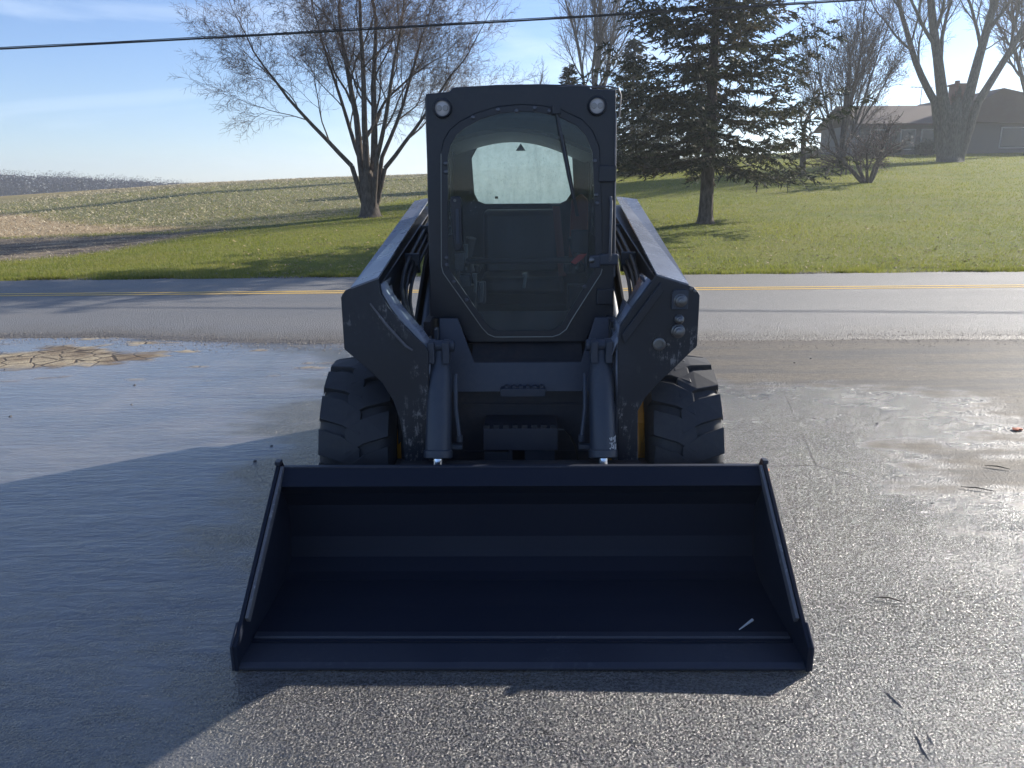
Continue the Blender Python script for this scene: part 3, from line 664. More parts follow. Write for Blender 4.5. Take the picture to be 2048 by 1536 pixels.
# treeline far left, built as mass of bare crowns
def treeline():
    R = random.Random(5); t = Tree()
    P = dict(depth=2, n=[6, 6], t0=[.2, .15], ang=[.6, .7], ratio=.62, rr=.5, taper=.5, wander=.15, up=.3, up0=.1, rmin=.10)
    for k in range(130):
        x = -225+135*(k+R.random())/130; y = 300+R.uniform(-22, 22)
        top = np.interp(x, [-200, -165, -120, -100], [9.6, 8.2, 5.2, 4.0])+R.uniform(-1.1, .9); z = -7
        t.grow(Vector((x, y, z)), Vector((R.uniform(-.1, .1), 0, 1)), (top-z)*.36, .3, 2, P, R)
    root = tri_mesh('far_woods', np.array([v[:] for v in t.V[0]+t.V[1]]), np.array(t.F[0]+[tuple(i+len(t.V[0]) for i in f) for f in t.F[1]]), mat('far_wood_bark', (.06, .05, .052), .9))
    tag(root, 'distant row of bare purple brown woods beyond the field at the far left', 'woods', kind='stuff')
    V = []
    for k in range(150):
        cx_ = -232+140*(k+R.random())/150; cy_ = 306+R.uniform(-20, 20)
        top = np.interp(cx_, [-200, -165, -120, -100], [9.4, 7.6, 4.4, 2.6])+R.uniform(-1.3, .9); rr = R.uniform(3.5, 6.5); hh_ = R.uniform(4.5, 6.5)
        for _ in range(420):
            d = Vector((R.gauss(0, 1), R.gauss(0, 1), R.gauss(0, 1))).normalized()*R.random()**.4
            x, y, z = cx_+d.x*rr, cy_+d.y*rr, top-hh_+d.z*hh_
            a = R.random()*6.28; s_ = R.uniform(.2, .6)
            V += [(x, y, z), (x+s_*math.cos(a), y+s_*.5, z+s_*math.sin(a)), (x-s_*.15, y, z+s_*.35)]
    for _ in range(34000):
        x = R.uniform(-232, -92); y = 306+R.uniform(-20, 20); z = R.uniform(-7, np.interp(x, [-200, -165, -120, -100], [7.2, 5.6, 2.4, 1])); a = R.random()*6.28; s_ = R.uniform(.5, 1.1)
        V += [(x, y, z), (x+s_*math.cos(a), y+s_*.5, z+s_*math.sin(a)), (x-s_*.15, y, z+s_*.5)]
    o = tri_mesh('far_woods', V, np.arange(len(V)).reshape(-1, 3), mat('far_twig_haze', (.045, .033, .042), .9))
    tag(o, 'twiggy mass filling the distant bare woods at the far left', 'woods', kind='stuff')
treeline()

# ------------------------------------------------------------------ house, bench
mw = paint('house_siding', (.12, .115, .11), amt=.3, rough=.8); mr = paint('brown_shingles', (.10, .07, .06), amt=.4, rough=.9)
mwin = mat('window_glass', (.03, .035, .04), .1); mtr = mat('window_trim', (.4, .4, .4), .6); mbr = mat('chimney_brick', (.16, .08, .06), .9)
HX, HY = 33.0, 63.0; hz = gz(30, 63)-.6; hr = empty('ranch_house', (HX, HY, hz), label='long low ranch house with brown roof and chimney behind the forked tree', cat='house')
OFF = Vector((HX, HY, hz)); E0 = hz+3.0
b = MB(); b.box(27.4, 36.5, 63, 71, hz, E0); b.box(34.2, 47, 61.5, 73, hz, E0+.2); build(b, 'wall', mw, hr)
b = MB(); b.prism([(62.4, E0-.05), (67, E0+1.65), (71.6, E0-.05), (71.6, E0-.2), (67, E0+1.45), (62.4, E0-.2)], 26.9, 35.2, 'X'); build(b, 'roof', mr, hr)
b = MB(); b.prism([(33.3, E0+.15), (36.9, E0+2.3), (43.5, E0+.9), (48, E0-.3), (48, E0-.5), (33.3, E0-.05)], 61, 73.4, 'Y'); rf = build(b, 'roof', mr, hr)
b = MB(); b.box(35.2, 36.1, 64.5, 65.5, E0+1.0, E0+2.9); b.box(35.1, 36.2, 64.4, 65.6, E0+2.9, E0+3.05); b.box(35.4, 35.65, 64.8, 65.1, E0+3.05, E0+3.3); build(b, 'chimney', mbr, rf)
for (x0, x1, y0) in ((28.2, 29.6, 63), (30.6, 31.6, 63), (32.2, 33.6, 63), (37.5, 39.5, 61.5), (41, 43, 61.5)):
    b = MB(); b.box(x0-.08, x1+.08, y0-.06, y0-.003, hz+1.0, hz+2.55); w_ = build(b, 'window', mtr, hr)
    b = MB(); b.box(x0, x1, y0-.085, y0-.063, hz+1.08, hz+2.47); build(b, 'pane', mwin, w_)
b = MB(); ax = 35.0-1.2; az_ = E0+1.6
b.tube([(ax, 67, az_-.1), (ax, 67, az_+1.5)], .03, 5); b.tube([(ax-.9, 67, az_+1.5), (ax+.9, 67, az_+1.4)], .025, 5)
for q in (-.8, -.4, 0, .4, .8): b.tube([(ax+q, 66.6, az_+1.45), (ax+q, 67.4, az_+1.45)], .015, 4)
build(b, 'antenna', M['bolt'], hr); OFF = Vector((0, 0, 0))
mb_ = mat('weathered_wood', (.12, .10, .085), .9)
bx_, by_ = 16.6, 40.5; bz = gz(bx_, by_); br = empty('picnic_table', (bx_, by_, bz), label='small weathered picnic table on the lawn left of the crab apple', cat='table')
OFF = Vector((bx_, by_, bz))
b = MB(); b.box(bx_-.45, bx_+.45, by_-.35, by_+.35, bz+.66, bz+.72); build(b, 'tabletop', mb_, br)
for sx in (-.38, .32):
    for sy in (-.3, .24):
        b = MB(); b.box(bx_+sx, bx_+sx+.06, by_+sy, by_+sy+.06, bz-.05, bz+.657); build(b, 'leg', mb_, br)
for sx in (-.62, .62):
    b = MB(); b.box(bx_+sx-.1, bx_+sx+.1, by_-.33, by_+.33, bz+.38, bz+.42); b.box(bx_+sx-.03, bx_+sx+.03, by_-.2, by_-.14, bz-.05, bz+.378); build(b, 'bench_seat', mb_, br)
OFF = Vector((0, 0, 0))
mfb = mat('shrub_leaf', (.035, .045, .02), .8)
for i, (x, y, s_, lb) in enumerate(((25.5, 56.5, .9, 'low clipped shrub left of the forked tree in front of the house'), (30.4, 58.5, 1.0, 'round dark shrub against the house wall right of the forked tree'),
                                    (28.3, 60, 1.0, 'dark foundation shrub directly behind the forked tree'), (22.4, 60, .8, 'dark shrub at the left end of the ranch house'))):
    R = random.Random(i); z = gz(x, y); V = []
    for _ in range(1600):
        d = Vector((R.gauss(0, 1), R.gauss(0, 1), R.gauss(0, 1))).normalized()*R.uniform(.55, 1.0)*(1+.2*math.sin(7*R.random())); p = Vector((d.x*s_, d.y*s_, .55*s_+d.z*.62*s_))
        a = Vector((R.uniform(-1, 1), R.uniform(-1, 1), R.uniform(-1, 1)))*.10; b_ = a.orthogonal().normalized()*.06; V += [p-a, p+b_, p+a]
    root = empty('shrub', (x, y, z), label=lb, cat='shrub')
    o = tri_mesh('foliage', [v[:] for v in V], np.arange(len(V)).reshape(-1, 3), mfb, root); o['kind'] = 'stuff'
    b = MB()
    for k in range(5): a = k*1.26; b.tube([(.05*math.cos(a), .05*math.sin(a), -.05), (.4*s_*math.cos(a), .4*s_*math.sin(a), .8*s_)], [.03, .01], 5)
    build(b, 'stem', BK, root)

# ------------------------------------------------------------------ overhead cable
b = MB(); pts = []
A_, B_ = Vector((-11.66, 19.0, 4.867)), Vector((7.78, 18.6, 5.654)); 
for k in range(-20, 45):
    t = k/16; p = A_.lerp(B_, t); p.z += .10*(t*(t-1))*1.2; pts.append(p)
b.tube(pts, .019, 6)
b2 = [Vector((p.x, p.y+.02*math.sin(i*2.1), p.z+.03+.004*math.cos(i*2.1))) for i, p in enumerate(pts)]; b.tube(b2, .009, 5)
tag(build(b, 'overhead_cable', mat('cable_black', (.012, .012, .014), .6), smooth=True), 'thick black overhead utility cable sagging across the sky above the road', 'cable')

# ================================================================== skid steer loader
LY = 3.9; OFF = Vector((0, LY, 0))
ld = empty('skid_steer_loader', (.045, LY, 0), math.radians(-.9), label='black skid steer loader with wide bucket lowered on the wet pavement facing the viewer', cat='skid steer')
def P_(mb, name, m_, parent=ld, bevel=.004, smooth=False, label=None, **kw):
    o = build(mb, name, M[m_], parent, bevel=bevel, smooth=smooth, **kw)
    if label: o['label'] = label
    return o
# --- bucket
prof = [(2.64, .030), (2.9, .036), (3.08, .052), (3.13, .066), (3.20, .108), (3.228, .20), (3.222, .36), (3.165, .44), (3.105, .494), (3.168, .549)]
b = MB(); W_ = 1.052
b.add([(-W_, y, z) for y, z in prof]+[(W_, y, z) for y, z in prof], [(i, i+1, i+1+len(prof), i+len(prof)) for i in range(len(prof)-1)])
bk = P_(b, 'bucket', 'bucket', solid=.012, bevel=0, label='wide smooth black bucket')
b = MB(); b.prism([(2.505, .0), (2.505, .010), (2.525, .022), (2.70, .030), (2.70, .004)], -1.055, 1.055, 'X'); P_(b, 'cutting_edge', 'bucket_hi', bk, .002)
b = MB(); b.prism([(2.655, .037), (2.66, .046), (2.69, .046), (2.70, .038)], -1.045, 1.045, 'X'); P_(b, 'weld_strip', 'bucket_hi', bk, .001)
b = MB(); b.prism([(3.168, .548), (3.176, .561), (3.215, .49), (3.205, .48)], -1.045, 1.045, 'X'); b.box(-1.04, 1.04, 3.165, 3.19, .545, .560); P_(b, 'top_lip', 'bucket_hi', bk, .002)
b = MB(); b.add([(-.93, 3.076, .0585), (.93, 3.076, .0585), (.93, 3.128, .073), (-.93, 3.128, .073), (.93, 3.193, .113), (-.93, 3.193, .113), (.93, 3.205, .14), (-.93, 3.205, .14)], [(0, 1, 2, 3), (3, 2, 4, 5), (5, 4, 6, 7)])
P_(b, 'heel_reinforcement', 'bucket', bk, 0, solid=.004)
for s in (-1, 1):
    xo = s*1.062
    b = MB(); b.prism([(2.50, -.002), (2.505, .098), (3.165, .575), (3.20, .575), (3.31, .43), (3.27, .12), (3.14, .02), (3.0, -.002)], xo-.008, xo+.008, 'X'); P_(b, 'side_plate', 'bucket', bk, .002)
    b = MB(); d = Vector((0, .66, .477)).normalized()
    p0 = Vector((s*1.044, 2.60, .158)); p1 = Vector((s*1.044, 3.16, .563))
    n_ = Vector((0, -d.z, d.y))
    b.add([p0+n_*.004+Vector((-.007, 0, 0)), p0+n_*.004+Vector((.007, 0, 0)), p1+n_*.004+Vector((.007, 0, 0)), p1+n_*.004+Vector((-.007, 0, 0)),
           p0-n_*.03+Vector((-.007, 0, 0)), p0-n_*.03+Vector((.007, 0, 0)), p1-n_*.03+Vector((.007, 0, 0)), p1-n_*.03+Vector((-.007, 0, 0))],
          [(0, 1, 2, 3), (7, 6, 5, 4), (0, 4, 5, 1), (1, 5, 6, 2), (2, 6, 7, 3), (3, 7, 4, 0)])
    P_(b, 'edge_bar', 'worn', bk, .002)
    b = MB(); b.prism([(2.50, .0), (2.50, .10), (2.58, .155), (2.68, .12), (2.72, .03)], s*1.074-.005, s*1.074+.004, 'X'); P_(b, 'side_cutter', 'bucket_hi', bk, .002)
    b = MB(); b.box(xo-.012, xo+.012, 3.15, 3.19, .57, .588); P_(b, 'corner_lug', 'bucket_hi', bk, .003)
b = MB(); b.tube([(.86, 2.70, .049), (.93, 2.765, .052)], [.002, .006], 6); st_ = P_(b, 'chip', 'tag', bk, 0, label='pale wood sliver stuck on the floor plate')
b = MB(); b.box(.10, .105, 3.205, 3.21, .50, .53); P_(b, 'scratch', 'tag', bk, 0) if False else None
# --- coupler
b = MB(); b.box(-.56, .56, 3.32, 3.38, .12, .50); b.box(-.60, -.44, 3.30, 3.52, .10, .47); b.box(.44, .60, 3.30, 3.52, .10, .47); b.tube([(-.56, 3.40, .47), (.56, 3.40, .47)], .03, 10)
P_(b, 'quick_coupler', 'dark')
# --- lift arms: drop leg, beam, inner flange
armL = [(-.790, 1.285), (-.775, 1.303), (-.645, 1.352), (-.627, 1.350), (-.622, 1.325), (-.619, 1.29), (-.585, 1.225), (-.54, 1.166), (-.48, 1.10), (-.431, 1.05), (-.414, 1.02), (-.424, .75), (-.434, .40),
        (-.545, .40), (-.546, .60), (-.560, .70), (-.585, .79), (-.63, .875), (-.699, .947), (-.797, 1.036), (-.797, 1.27)]
armR = [(.790, 1.285), (.772, 1.305), (.625, 1.362), (.606, 1.365), (.585, 1.335), (.50, 1.215), (.451, 1.137), (.445, 1.08), (.442, 1.02), (.45, .75), (.457, .40),
        (.553, .40), (.545, .60), (.542, .738), (.572, .80), (.618, .857), (.70, .94), (.798, 1.043), (.798, 1.27)]
arms = []
for s, poly in ((-1, armL), (1, armR)):
    b = MB(); b.prism(poly, 3.405, 3.425, 'Y'); a_ = P_(b, 'lift_arm', 'arm', bevel=.003); arms.append(a_)
    # wrapping side plates of the leg
    b = MB()
    inn = [p for p in (poly[4:12] if s < 0 else poly[4:11])]
    for i in range(len(inn)-1):
        (xa, za), (xb, zb) = inn[i], inn[i+1]
        b.add([(xa, 3.427, za), (xb, 3.427, zb), (xb, 3.56, zb), (xa, 3.60+.1*(1-i/len(inn)), za)], [(0, 1, 2, 3)])
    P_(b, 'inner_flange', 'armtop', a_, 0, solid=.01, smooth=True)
    b = MB(); oo = [(s*.797, 1.27), (s*.797, 1.036), (s*.699, .947)]
    for i in range(len(oo)-1):
        (xa, za), (xb, zb) = oo[i], oo[i+1]
        b.add([(xa, 3.427, za), (xb, 3.427, zb), (xb, 3.52, zb), (xa, 3.52 + (.25 if i == 0 else 0), za)], [(0, 1, 2, 3)])
    P_(b, 'outer_flange', 'arm', a_, 0, solid=.008)
    # beam: body and bright top plate
    b = MB(); x0, x1 = sorted((s*.635, s*.735))
    b.prism([(3.43, 1.30), (5.74, 1.605), (5.95, 1.50), (5.95, 1.33), (5.5, 1.36), (3.95, 1.14), (3.60, 1.02), (3.43, 1.00)], x0, x1, 'X'); P_(b, 'arm_beam', 'arm', a_, .004)
    b = MB(); i0, o0 = (.625, .748) if s < 0 else (.603, .745); i1, o1 = (.655, .765) if s < 0 else (.69, .835)
    z0 = 1.345 if s < 0 else 1.35
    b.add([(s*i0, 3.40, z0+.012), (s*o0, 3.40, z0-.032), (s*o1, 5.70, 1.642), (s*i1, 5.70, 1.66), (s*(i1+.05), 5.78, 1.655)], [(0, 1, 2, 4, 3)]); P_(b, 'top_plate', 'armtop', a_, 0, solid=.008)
for s in (-1, 1):
    b = MB(); e_ = [(.619, 1.325), (.612, 1.285), (.582, 1.225), (.54, 1.166), (.48, 1.10), (.435, 1.045), (.418, 1.0)]; n_ = len(e_)
    of = [(e_[i][0]-.036*math.sin(PI*(i+.6)/n_)-.004, e_[i][1]+.010) for i in range(n_)]
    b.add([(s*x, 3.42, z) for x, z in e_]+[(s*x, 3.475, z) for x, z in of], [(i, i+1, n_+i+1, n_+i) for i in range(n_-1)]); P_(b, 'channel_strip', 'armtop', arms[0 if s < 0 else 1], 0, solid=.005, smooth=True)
# weld ribs and stiffener on left arm
b = MB(); b.tube([(-.667, 3.40, 1.245), (-.60, 3.398, 1.15), (-.515, 3.398, 1.05), (-.485, 3.40, 1.03)], [.004, .007, .007, .005], 8); P_(b, 'rib', 'worn', arms[0], 0, smooth=True)
b = MB(); b.prism([(-.61, 1.285), (-.56, 1.20), (-.50, 1.12), (-.43, 1.06), (-.40, 1.0), (-.42, .99), (-.47, 1.06), (-.53, 1.13), (-.585, 1.21)], 3.50, 3.52, 'Y'); P_(b, 'gusset', 'armtop', arms[0], .003)
# right arm: diagonal stiffener, rounded guard, couplers
b = MB(); b.prism([(.455, 1.10), (.47, 1.055), (.635, 1.29), (.62, 1.33)], 3.385, 3.403, 'Y'); P_(b, 'rib', 'arm', arms[1], .003)
b = MB(); pr = [(.0, .07), (.03, .068), (.055, .05), (.07, .0)]
b.add([(.50+.05*math.sin(k*PI/10)+.006*k, 3.50+.06*j, 1.12+.022*k) for j in range(3) for k in range(11)], [(j*11+k, j*11+k+1, (j+1)*11+k+1, (j+1)*11+k) for j in range(2) for k in range(10)])
P_(b, 'hose_guard', 'panel', arms[1], 0, solid=.006, smooth=True)
b = MB(); b.prism([(.672, 1.21), (.672, 1.285), (.682, 1.297), (.735, 1.30), (.745, 1.29), (.745, 1.21)], 3.39, 3.403, 'Y'); br_ = P_(b, 'coupler_bracket', 'cyl', arms[1], .003)
for (x, z, r) in ((.710, 1.250, .030), (.709, 1.166, .021), (.706, 1.113, .031)):
    b = MB(); b.lathe([(-.0, r), (.018, r), (.02, r*.85), (.034, r*.8), (.036, r*.55), (.05, r*.55), (.053, r*.35)], (x, 3.403, z), (0, -1, 0), 20); P_(b, 'hydraulic_coupler', 'steel', arms[1], 0, smooth=True)
b = MB(); 
for k in range(25):
    pass
b.lathe([(0, .029), (.012, .029), (.014, .024), (.014, .018), (.004, .017)], (.625, 3.402, 1.053), (0, -1, 0), 20); P_(b, 'pin_boss', 'steel', arms[1], 0, smooth=True)
for (x, z) in ((.665, 1.05), (.757, 1.30), (.775, 1.29)):
    b = MB(); b.lathe([(0, .008), (.006, .008), (.008, .005)], (x, 3.404, z), (0, -1, 0), 8); P_(b, 'bolt', 'steel', arms[1], 0)
# rear arm towers
for s in (-1, 1):
    b = MB(); x0, x1 = sorted((s*.50, s*.61)); b.prism([(4.95, .5), (5.05, 1.0), (5.35, 1.52), (5.75, 1.60), (6.0, 1.3), (6.0, .5)], x0, x1, 'X'); P_(b, 'arm_tower', 'mast', bevel=.006)
    b = MB(); x0, x1 = sorted((s*.62, s*.64)); b.prism([(4.5, .95), (5.3, 1.38), (5.6, 1.30), (4.6, .80)], x0-.0, x1, 'X'); P_(b, 'lift_link', 'dark')
    b = MB(); b.tube([(s*.545, 4.25, .80), (s*.555, 4.7, 1.02), (s*.56, 5.2, 1.25)], [.045, .045, .045], 14); b.tube([(s*.56, 5.2, 1.25), (s*.56, 5.6, 1.45)], .025, 12); P_(b, 'lift_cylinder', 'cyl', bevel=0, smooth=True)
# hoses along inner side of arms
for s in (-1, 1):
    for k in range(3):
        dz = -.028*k; dx = .018*k
        b = MB(); path = [(s*(.60-dx), 5.4, 1.56+dz), (s*(.60-dx), 4.6, 1.44+dz), (s*(.595-dx), 4.0, 1.345+dz), (s*(.575-dx), 3.72, 1.27+dz), (s*(.545-dx), 3.60, 1.19+dz), (s*(.50-dx), 3.55, 1.12+dz), (s*(.45-dx*.5), 3.50, 1.06+dz*.4), (s*(.425-dx*.3), 3.49, 1.0), (s*(.42-dx*.3), 3.50, .93)]
        cp = []
        for i in range(len(path)-1):
            for q in range(4): cp.append(Vector(path[i]).lerp(Vector(path[i+1]), q/4))
        cp.append(Vector(path[-1]))
        for _ in range(2): cp = [cp[0]]+[(cp[i-1]+cp[i]*2+cp[i+1])/4 for i in range(1, len(cp)-1)]+[cp[-1]]
        b.tube(cp, .0095 if k else .011, 8); P_(b, 'hydraulic_hose', 'rubber', bevel=0, smooth=True)
    for (y, z) in ((4.9, 1.475), (4.2, 1.36)):
        b = MB(); x0, x1 = sorted((s*.545, s*.625)); b.box(x0, x1, y, y+.03, z-.07, z+.035); P_(b, 'hose_clamp', 'cyl')
# --- tilt cylinders
for s in (-1, 1):
    top = Vector((s*.372, 3.50, 1.02)); bot = Vector((s*.380, 3.345, .532)); d = (bot-top).normalized(); L_ = (bot-top).length
    b = MB(); b.lathe([(.0, .030), (.01, .047), (.10, .050), (.115, .056), (L_-.04, .060), (L_-.035, .066), (L_-.005, .066), (L_, .060), (L_+.002, .028)], top, d, 28); cy = P_(b, 'tilt_cylinder', 'cyl', bevel=0, smooth=True)
    b = MB(); b.lathe([(L_-.01, .024), (L_+.22, .024)], top, d, 20); P_(b, 'rod', 'chrome', cy, 0, smooth=True)
    b = MB(); b.box(s*.372-.050, s*.372-.018, 3.42, 3.52, .96, 1.06); b.box(s*.372+.018, s*.372+.050, 3.42, 3.52, .96, 1.06); b.tube([(s*.372-.07, 3.47, 1.035), (s*.372+.07, 3.47, 1.035)], .028, 14); P_(b, 'clevis', 'cyl', cy, .005)
    xi = s*.300
    b = MB(); b.tube([(xi, 3.47, .90), (xi-s*.002, 3.44, .86), (xi-s*.001, 3.42, .75), (xi-s*.010, 3.40, .68), (xi-s*.018, 3.385, .61)], .010, 8); b.lathe([(0, .014), (.03, .014)], (xi-s*.018, 3.385, .60), (0, 0, 1), 8); b.box(min(xi-s*.03, xi+s*.03), max(xi-s*.03, xi+s*.03), 3.375, 3.40, .565, .585); P_(b, 'cylinder_pipe', 'cyl', cy, 0, smooth=True)
b = MB(); b.box(.418, .432, 3.325, 3.335, .53, .60); 
b = MB(); R = random.Random(2)
for _ in range(70):
    z = R.uniform(.555, .635); a = R.uniform(-1.15, -.45); r_ = .0615
    ctr = Vector((.380, 3.345+.155*(z-.532)/.488, z)); p = ctr+Vector((r_*math.cos(a), r_*math.sin(a), 0)); w = R.uniform(.003, .010)
    b.add([p+Vector((-w*.2, 0, -w)), p+Vector((w*.3, -.001, -w*.3)), p+Vector((w*.25, 0, w)), p+Vector((-w*.3, -.001, w*.4))], [(0, 1, 2, 3)])
P_(b, 'frost_patch', 'tag', cy, 0, label='white peeling patch on the lower end') ['kind'] = 'stuff'
# --- chassis and lower body
b = MB(); b.box(-.44, .44, 3.95, 6.25, .24, .95); P_(b, 'chassis', 'dark', bevel=.01)
b = MB(); b.box(-.46, .46, 5.25, 6.35, .95, 1.52); b.prism([(5.25, 1.52), (5.3, 1.60), (6.2, 1.55), (6.35, 1.45), (6.35, 1.40)], -.44, .44, 'X'); P_(b, 'engine_hood', 'yellow', bevel=.02)
b = MB()  # tilted front panel with trapezoid notch
pp = [(-.412, .752), (.478, .752), (.470, 1.108), (.374, 1.108), (.302, .894), (-.230, .894), (-.313, 1.108), (-.404, 1.108)]
def ty(z): return 3.70+.10*(z-.75)/.36
b.add([(x, ty(z), z) for x, z in pp]+[(x, ty(z)+.014, z) for x, z in pp],
      [(0, 1, 4, 5), (1, 2, 3, 4), (0, 5, 6, 7), (9, 8, 13, 12), (10, 9, 12, 11), (13, 8, 15, 14)]+[(i, (i+1) % 8, (i+1) % 8+8, i+8) for i in range(8)])
P_(b, 'front_panel', 'panel', bevel=.003)
b = MB(); b.add([(-.32, 3.93, 1.12), (.385, 3.93, 1.12), (.315, 3.93, .965), (-.245, 3.93, .965), (-.245, 3.80, .90), (.315, 3.80, .90), (-.232, 3.755, .885), (.304, 3.755, .885)], [(0, 1, 2, 3), (3, 2, 5, 4), (4, 5, 7, 6)]); P_(b, 'door_sill', 'dark', bevel=0, solid=.01)
b = MB(); b.box(-.42, .48, 3.80, 3.82, .22, .745); b.box(-.30, .38, 3.785, 3.799, .655, .668); b.box(-.30, .38, 3.79, 3.799, .40, .41); P_(b, 'lower_panel', 'mid', bevel=.003)
b = MB(); b.box(-.40, .46, 3.70, 3.90, .30, .36); P_(b, 'cross_member', 'dark')
for s in (-1, 1):
    b = MB(); x0, x1 = sorted((s*.44, s*.475)); b.box(x0 if s > 0 else x0, x1, 3.72, 4.2, .25, 1.105); P_(b, 'side_post', 'dark')
    b = MB(); x0, x1 = sorted((s*.40, s*.418)); b.box(x0+(.06 if s > 0 else 0), x1+(.06 if s > 0 else 0), 3.66, 3.72, .40, 1.08); P_(b, 'post_flange', 'cyl')
b = MB(); b.prism([(-.094, .748), (-.098, .756), (-.098, .782), (-.09, .789), (.116, .789), (.122, .782), (.122, .756), (.118, .748)], 3.62, 3.68, 'Y'); stp = P_(b, 'step', 'cyl', bevel=.003, label='small upper step pad')
for k in range(6):
    x = -.075+k*.034; b = MB(); b.box(x, x+.018, 3.63, 3.67, .7892, .7985); P_(b, 'tread_tooth', 'cyl', stp, .001)
b = MB(); b.box(-.182, .182, 3.56, 3.60, .494, .605); b.box(-.182, .182, 3.60, 3.798, .585, .603); stp = P_(b, 'step', 'mid', bevel=.003, label='larger lower step box')
for k in range(8):
    x = -.178+k*.046; b = MB(); b.box(x, x+.028, 3.562, 3.598, .6052, .621); P_(b, 'tread_tooth', 'dark', stp, .001)
b = MB(); b.tube([(.18, 3.56, .60), (.21, 3.55, .60), (.24, 3.56, .57), (.27, 3.6, .50), (.285, 3.6, .42)], .006, 6); P_(b, 'cable', 'rubber', bevel=0, smooth=True)
b = MB(); b.box(-.18, -.05, 3.60, 3.62, .42, .47); b.box(.02, .17, 3.60, 3.62, .42, .48); b.box(-.06, -.04, 3.59, 3.62, .40, .49); P_(b, 'guard_plate', 'cyl')
# --- wheels
def wheel(cx, cyy, s, yellow):
    R0 = .432; w0, w1 = .612, .962
    wl = empty('wheel', (0, 0, 0)); wl.parent = ld; wl.location = (0, cyy-LY, .445)
    b = MB(); ws = w1-w0
    prf = [(0, .23), (.0, .26), (-.008, .31), (.0, .37), (.03, .41), (.07, .428), (ws/2, R0), (ws-.07, .428), (ws-.03, .41), (ws, .37), (ws+.008, .31), (ws, .26), (ws-.02, .23)]
    global OFF; sv = OFF; OFF = Vector((0, 0, 0))
    b.lathe([(w0+a, r) for a, r in prf], (0, 0, 0), (s, 0, 0), 56); build(b, 'tyre', M['tyre'], wl, smooth=True)
    b = MB(); b.lathe([(w0+.02, .23), (w0-.02, .245), (w0-.02, .21), (w0+.08, .19), (w0+.10, .06), (w0+.2, .06), (w0+.2, .20), (w1-.03, .235), (w1+.01, .245), (w1, .22)], (0, 0, 0), (s, 0, 0), 32); build(b, 'rim', M['yellow'], wl, smooth=True)
    # staggered lug blocks
    nl = 16; proto = []
    for row in (0, 1):
        b = MB(); xo = w1-.012 if row else w0+.012; xi = (w0+w1)/2+(-.035 if row else .035)
        aw = 2*PI/nl*.72; sh = -.19 if True else 0
        xm = xo*.45+xi*.55
        pts = [(xo, 0, .028), (xm, sh*.42, .0), (xi, sh*1.0, .0)]
        vs = []
        for (x, a, dr) in pts:
            for e in (0, aw*(.92 if x == xi else 1)):
                for rr in (R0-.012-dr*.7, R0+.024-dr*.55):
                    vs.append((s*x, -rr*math.cos(a+e), rr*math.sin(a+e)))
        fs = [(0, 1, 3, 2), (8, 10, 11, 9)]
        for i in (0, 4): fs += [(i+1, i+5, i+7, i+3), (i, i+4, i+5, i+1), (i+2, i+3, i+7, i+6), (i, i+2, i+6, i+4)]
        # shoulder skirt
        n0 = len(vs); vs += [(s*(w1+.004 if row else w0-.004), -.375*math.cos(e), .375*math.sin(e)) for e in (0, aw)]
        fs += [(n0, n0+1, 3, 1), (n0, 1, 0), (n0+1, 2, 3)]
        b.add(vs, fs); proto.append(build(b, 'lug', M['tyre'], wl, bevel=.005))
    for row in (0, 1):
        for k in range(nl):
            a = 2*PI*(k+(.5 if row else 0))/nl
            o = proto[row] if k == 0 else inst(proto[row], wl)
            o.rotation_euler = (a, 0, 0)
    OFF = sv
    return wl
for s in (-1, 1):
    wheel(0, 3.83, s, True); wheel(0, 5.10, s, True)
    b = MB(); b.lathe([(.44, .12), (.50, .28), (.54, .30), (.575, .30), (.58, .22)], (0, 3.83, .445), (s, 0, 0), 28); P_(b, 'axle_guard', 'yellow' if s > 0 else 'dark', bevel=0, smooth=True)  # left guard is coloured dark as painted shade, the right one stays yellow
    b = MB(); b.prism([(3.60, .40), (3.60, .62), (3.70, .80), (3.78, .86), (3.82, .84), (3.74, .72), (3.68, .60), (3.68, .40)], s*.568, s*.606, 'X'); P_(b, 'wheel_shield', 'yellow' if s > 0 else 'dark', bevel=.004)  # same painted shade on the left shield
# --- cab
YF = 3.93
outer = [(-.462, 1.09), (-.446, 2.175), (-.332, 2.184), (-.315, 2.203), (-.1, 2.213), (.1, 2.214), (.33, 2.206), (.345, 2.188), (.462, 2.184), (.478, 1.09)]
door = [(-.378, 1.90), (-.362, 1.96), (-.33, 2.01), (-.283, 2.045), (-.20, 2.085), (-.10, 2.112), (0, 2.12), (.10, 2.115), (.20, 2.095), (.30, 2.05), (.35, 2.0), (.385, 1.92), (.405, 1.60), (.412, 1.34),
        (.405, 1.315), (.262, 1.085), (.235, 1.035), (.20, 1.008), (.165, .997), (-.13, .997), (-.165, 1.012), (-.195, 1.045), (-.385, 1.325), (-.393, 1.36)]
outd = [(-.462, 1.09), (-.446, 2.175), (-.332, 2.184), (-.315, 2.203), (-.1, 2.213), (.1, 2.214), (.33, 2.206), (.345, 2.188), (.462, 2.184), (.478, 1.09), (.395, 1.09), (.335, .965), (-.265, .965), (-.335, 1.09)]
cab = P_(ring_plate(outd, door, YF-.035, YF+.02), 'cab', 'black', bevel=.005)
def scale_poly(p, kx, kz, cx=.005, cz=1.56): return [(cx+(x-cx)*kx, cz+(z-cz)*kz) for x, z in p]
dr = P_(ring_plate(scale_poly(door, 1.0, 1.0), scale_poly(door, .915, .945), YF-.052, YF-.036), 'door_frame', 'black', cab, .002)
b = MB(); ip = scale_poly(door, .93, .955); b.prism(ip, YF-.048, YF-.043, 'Y'); P_(b, 'door_glass', 'glass', cab, 0)
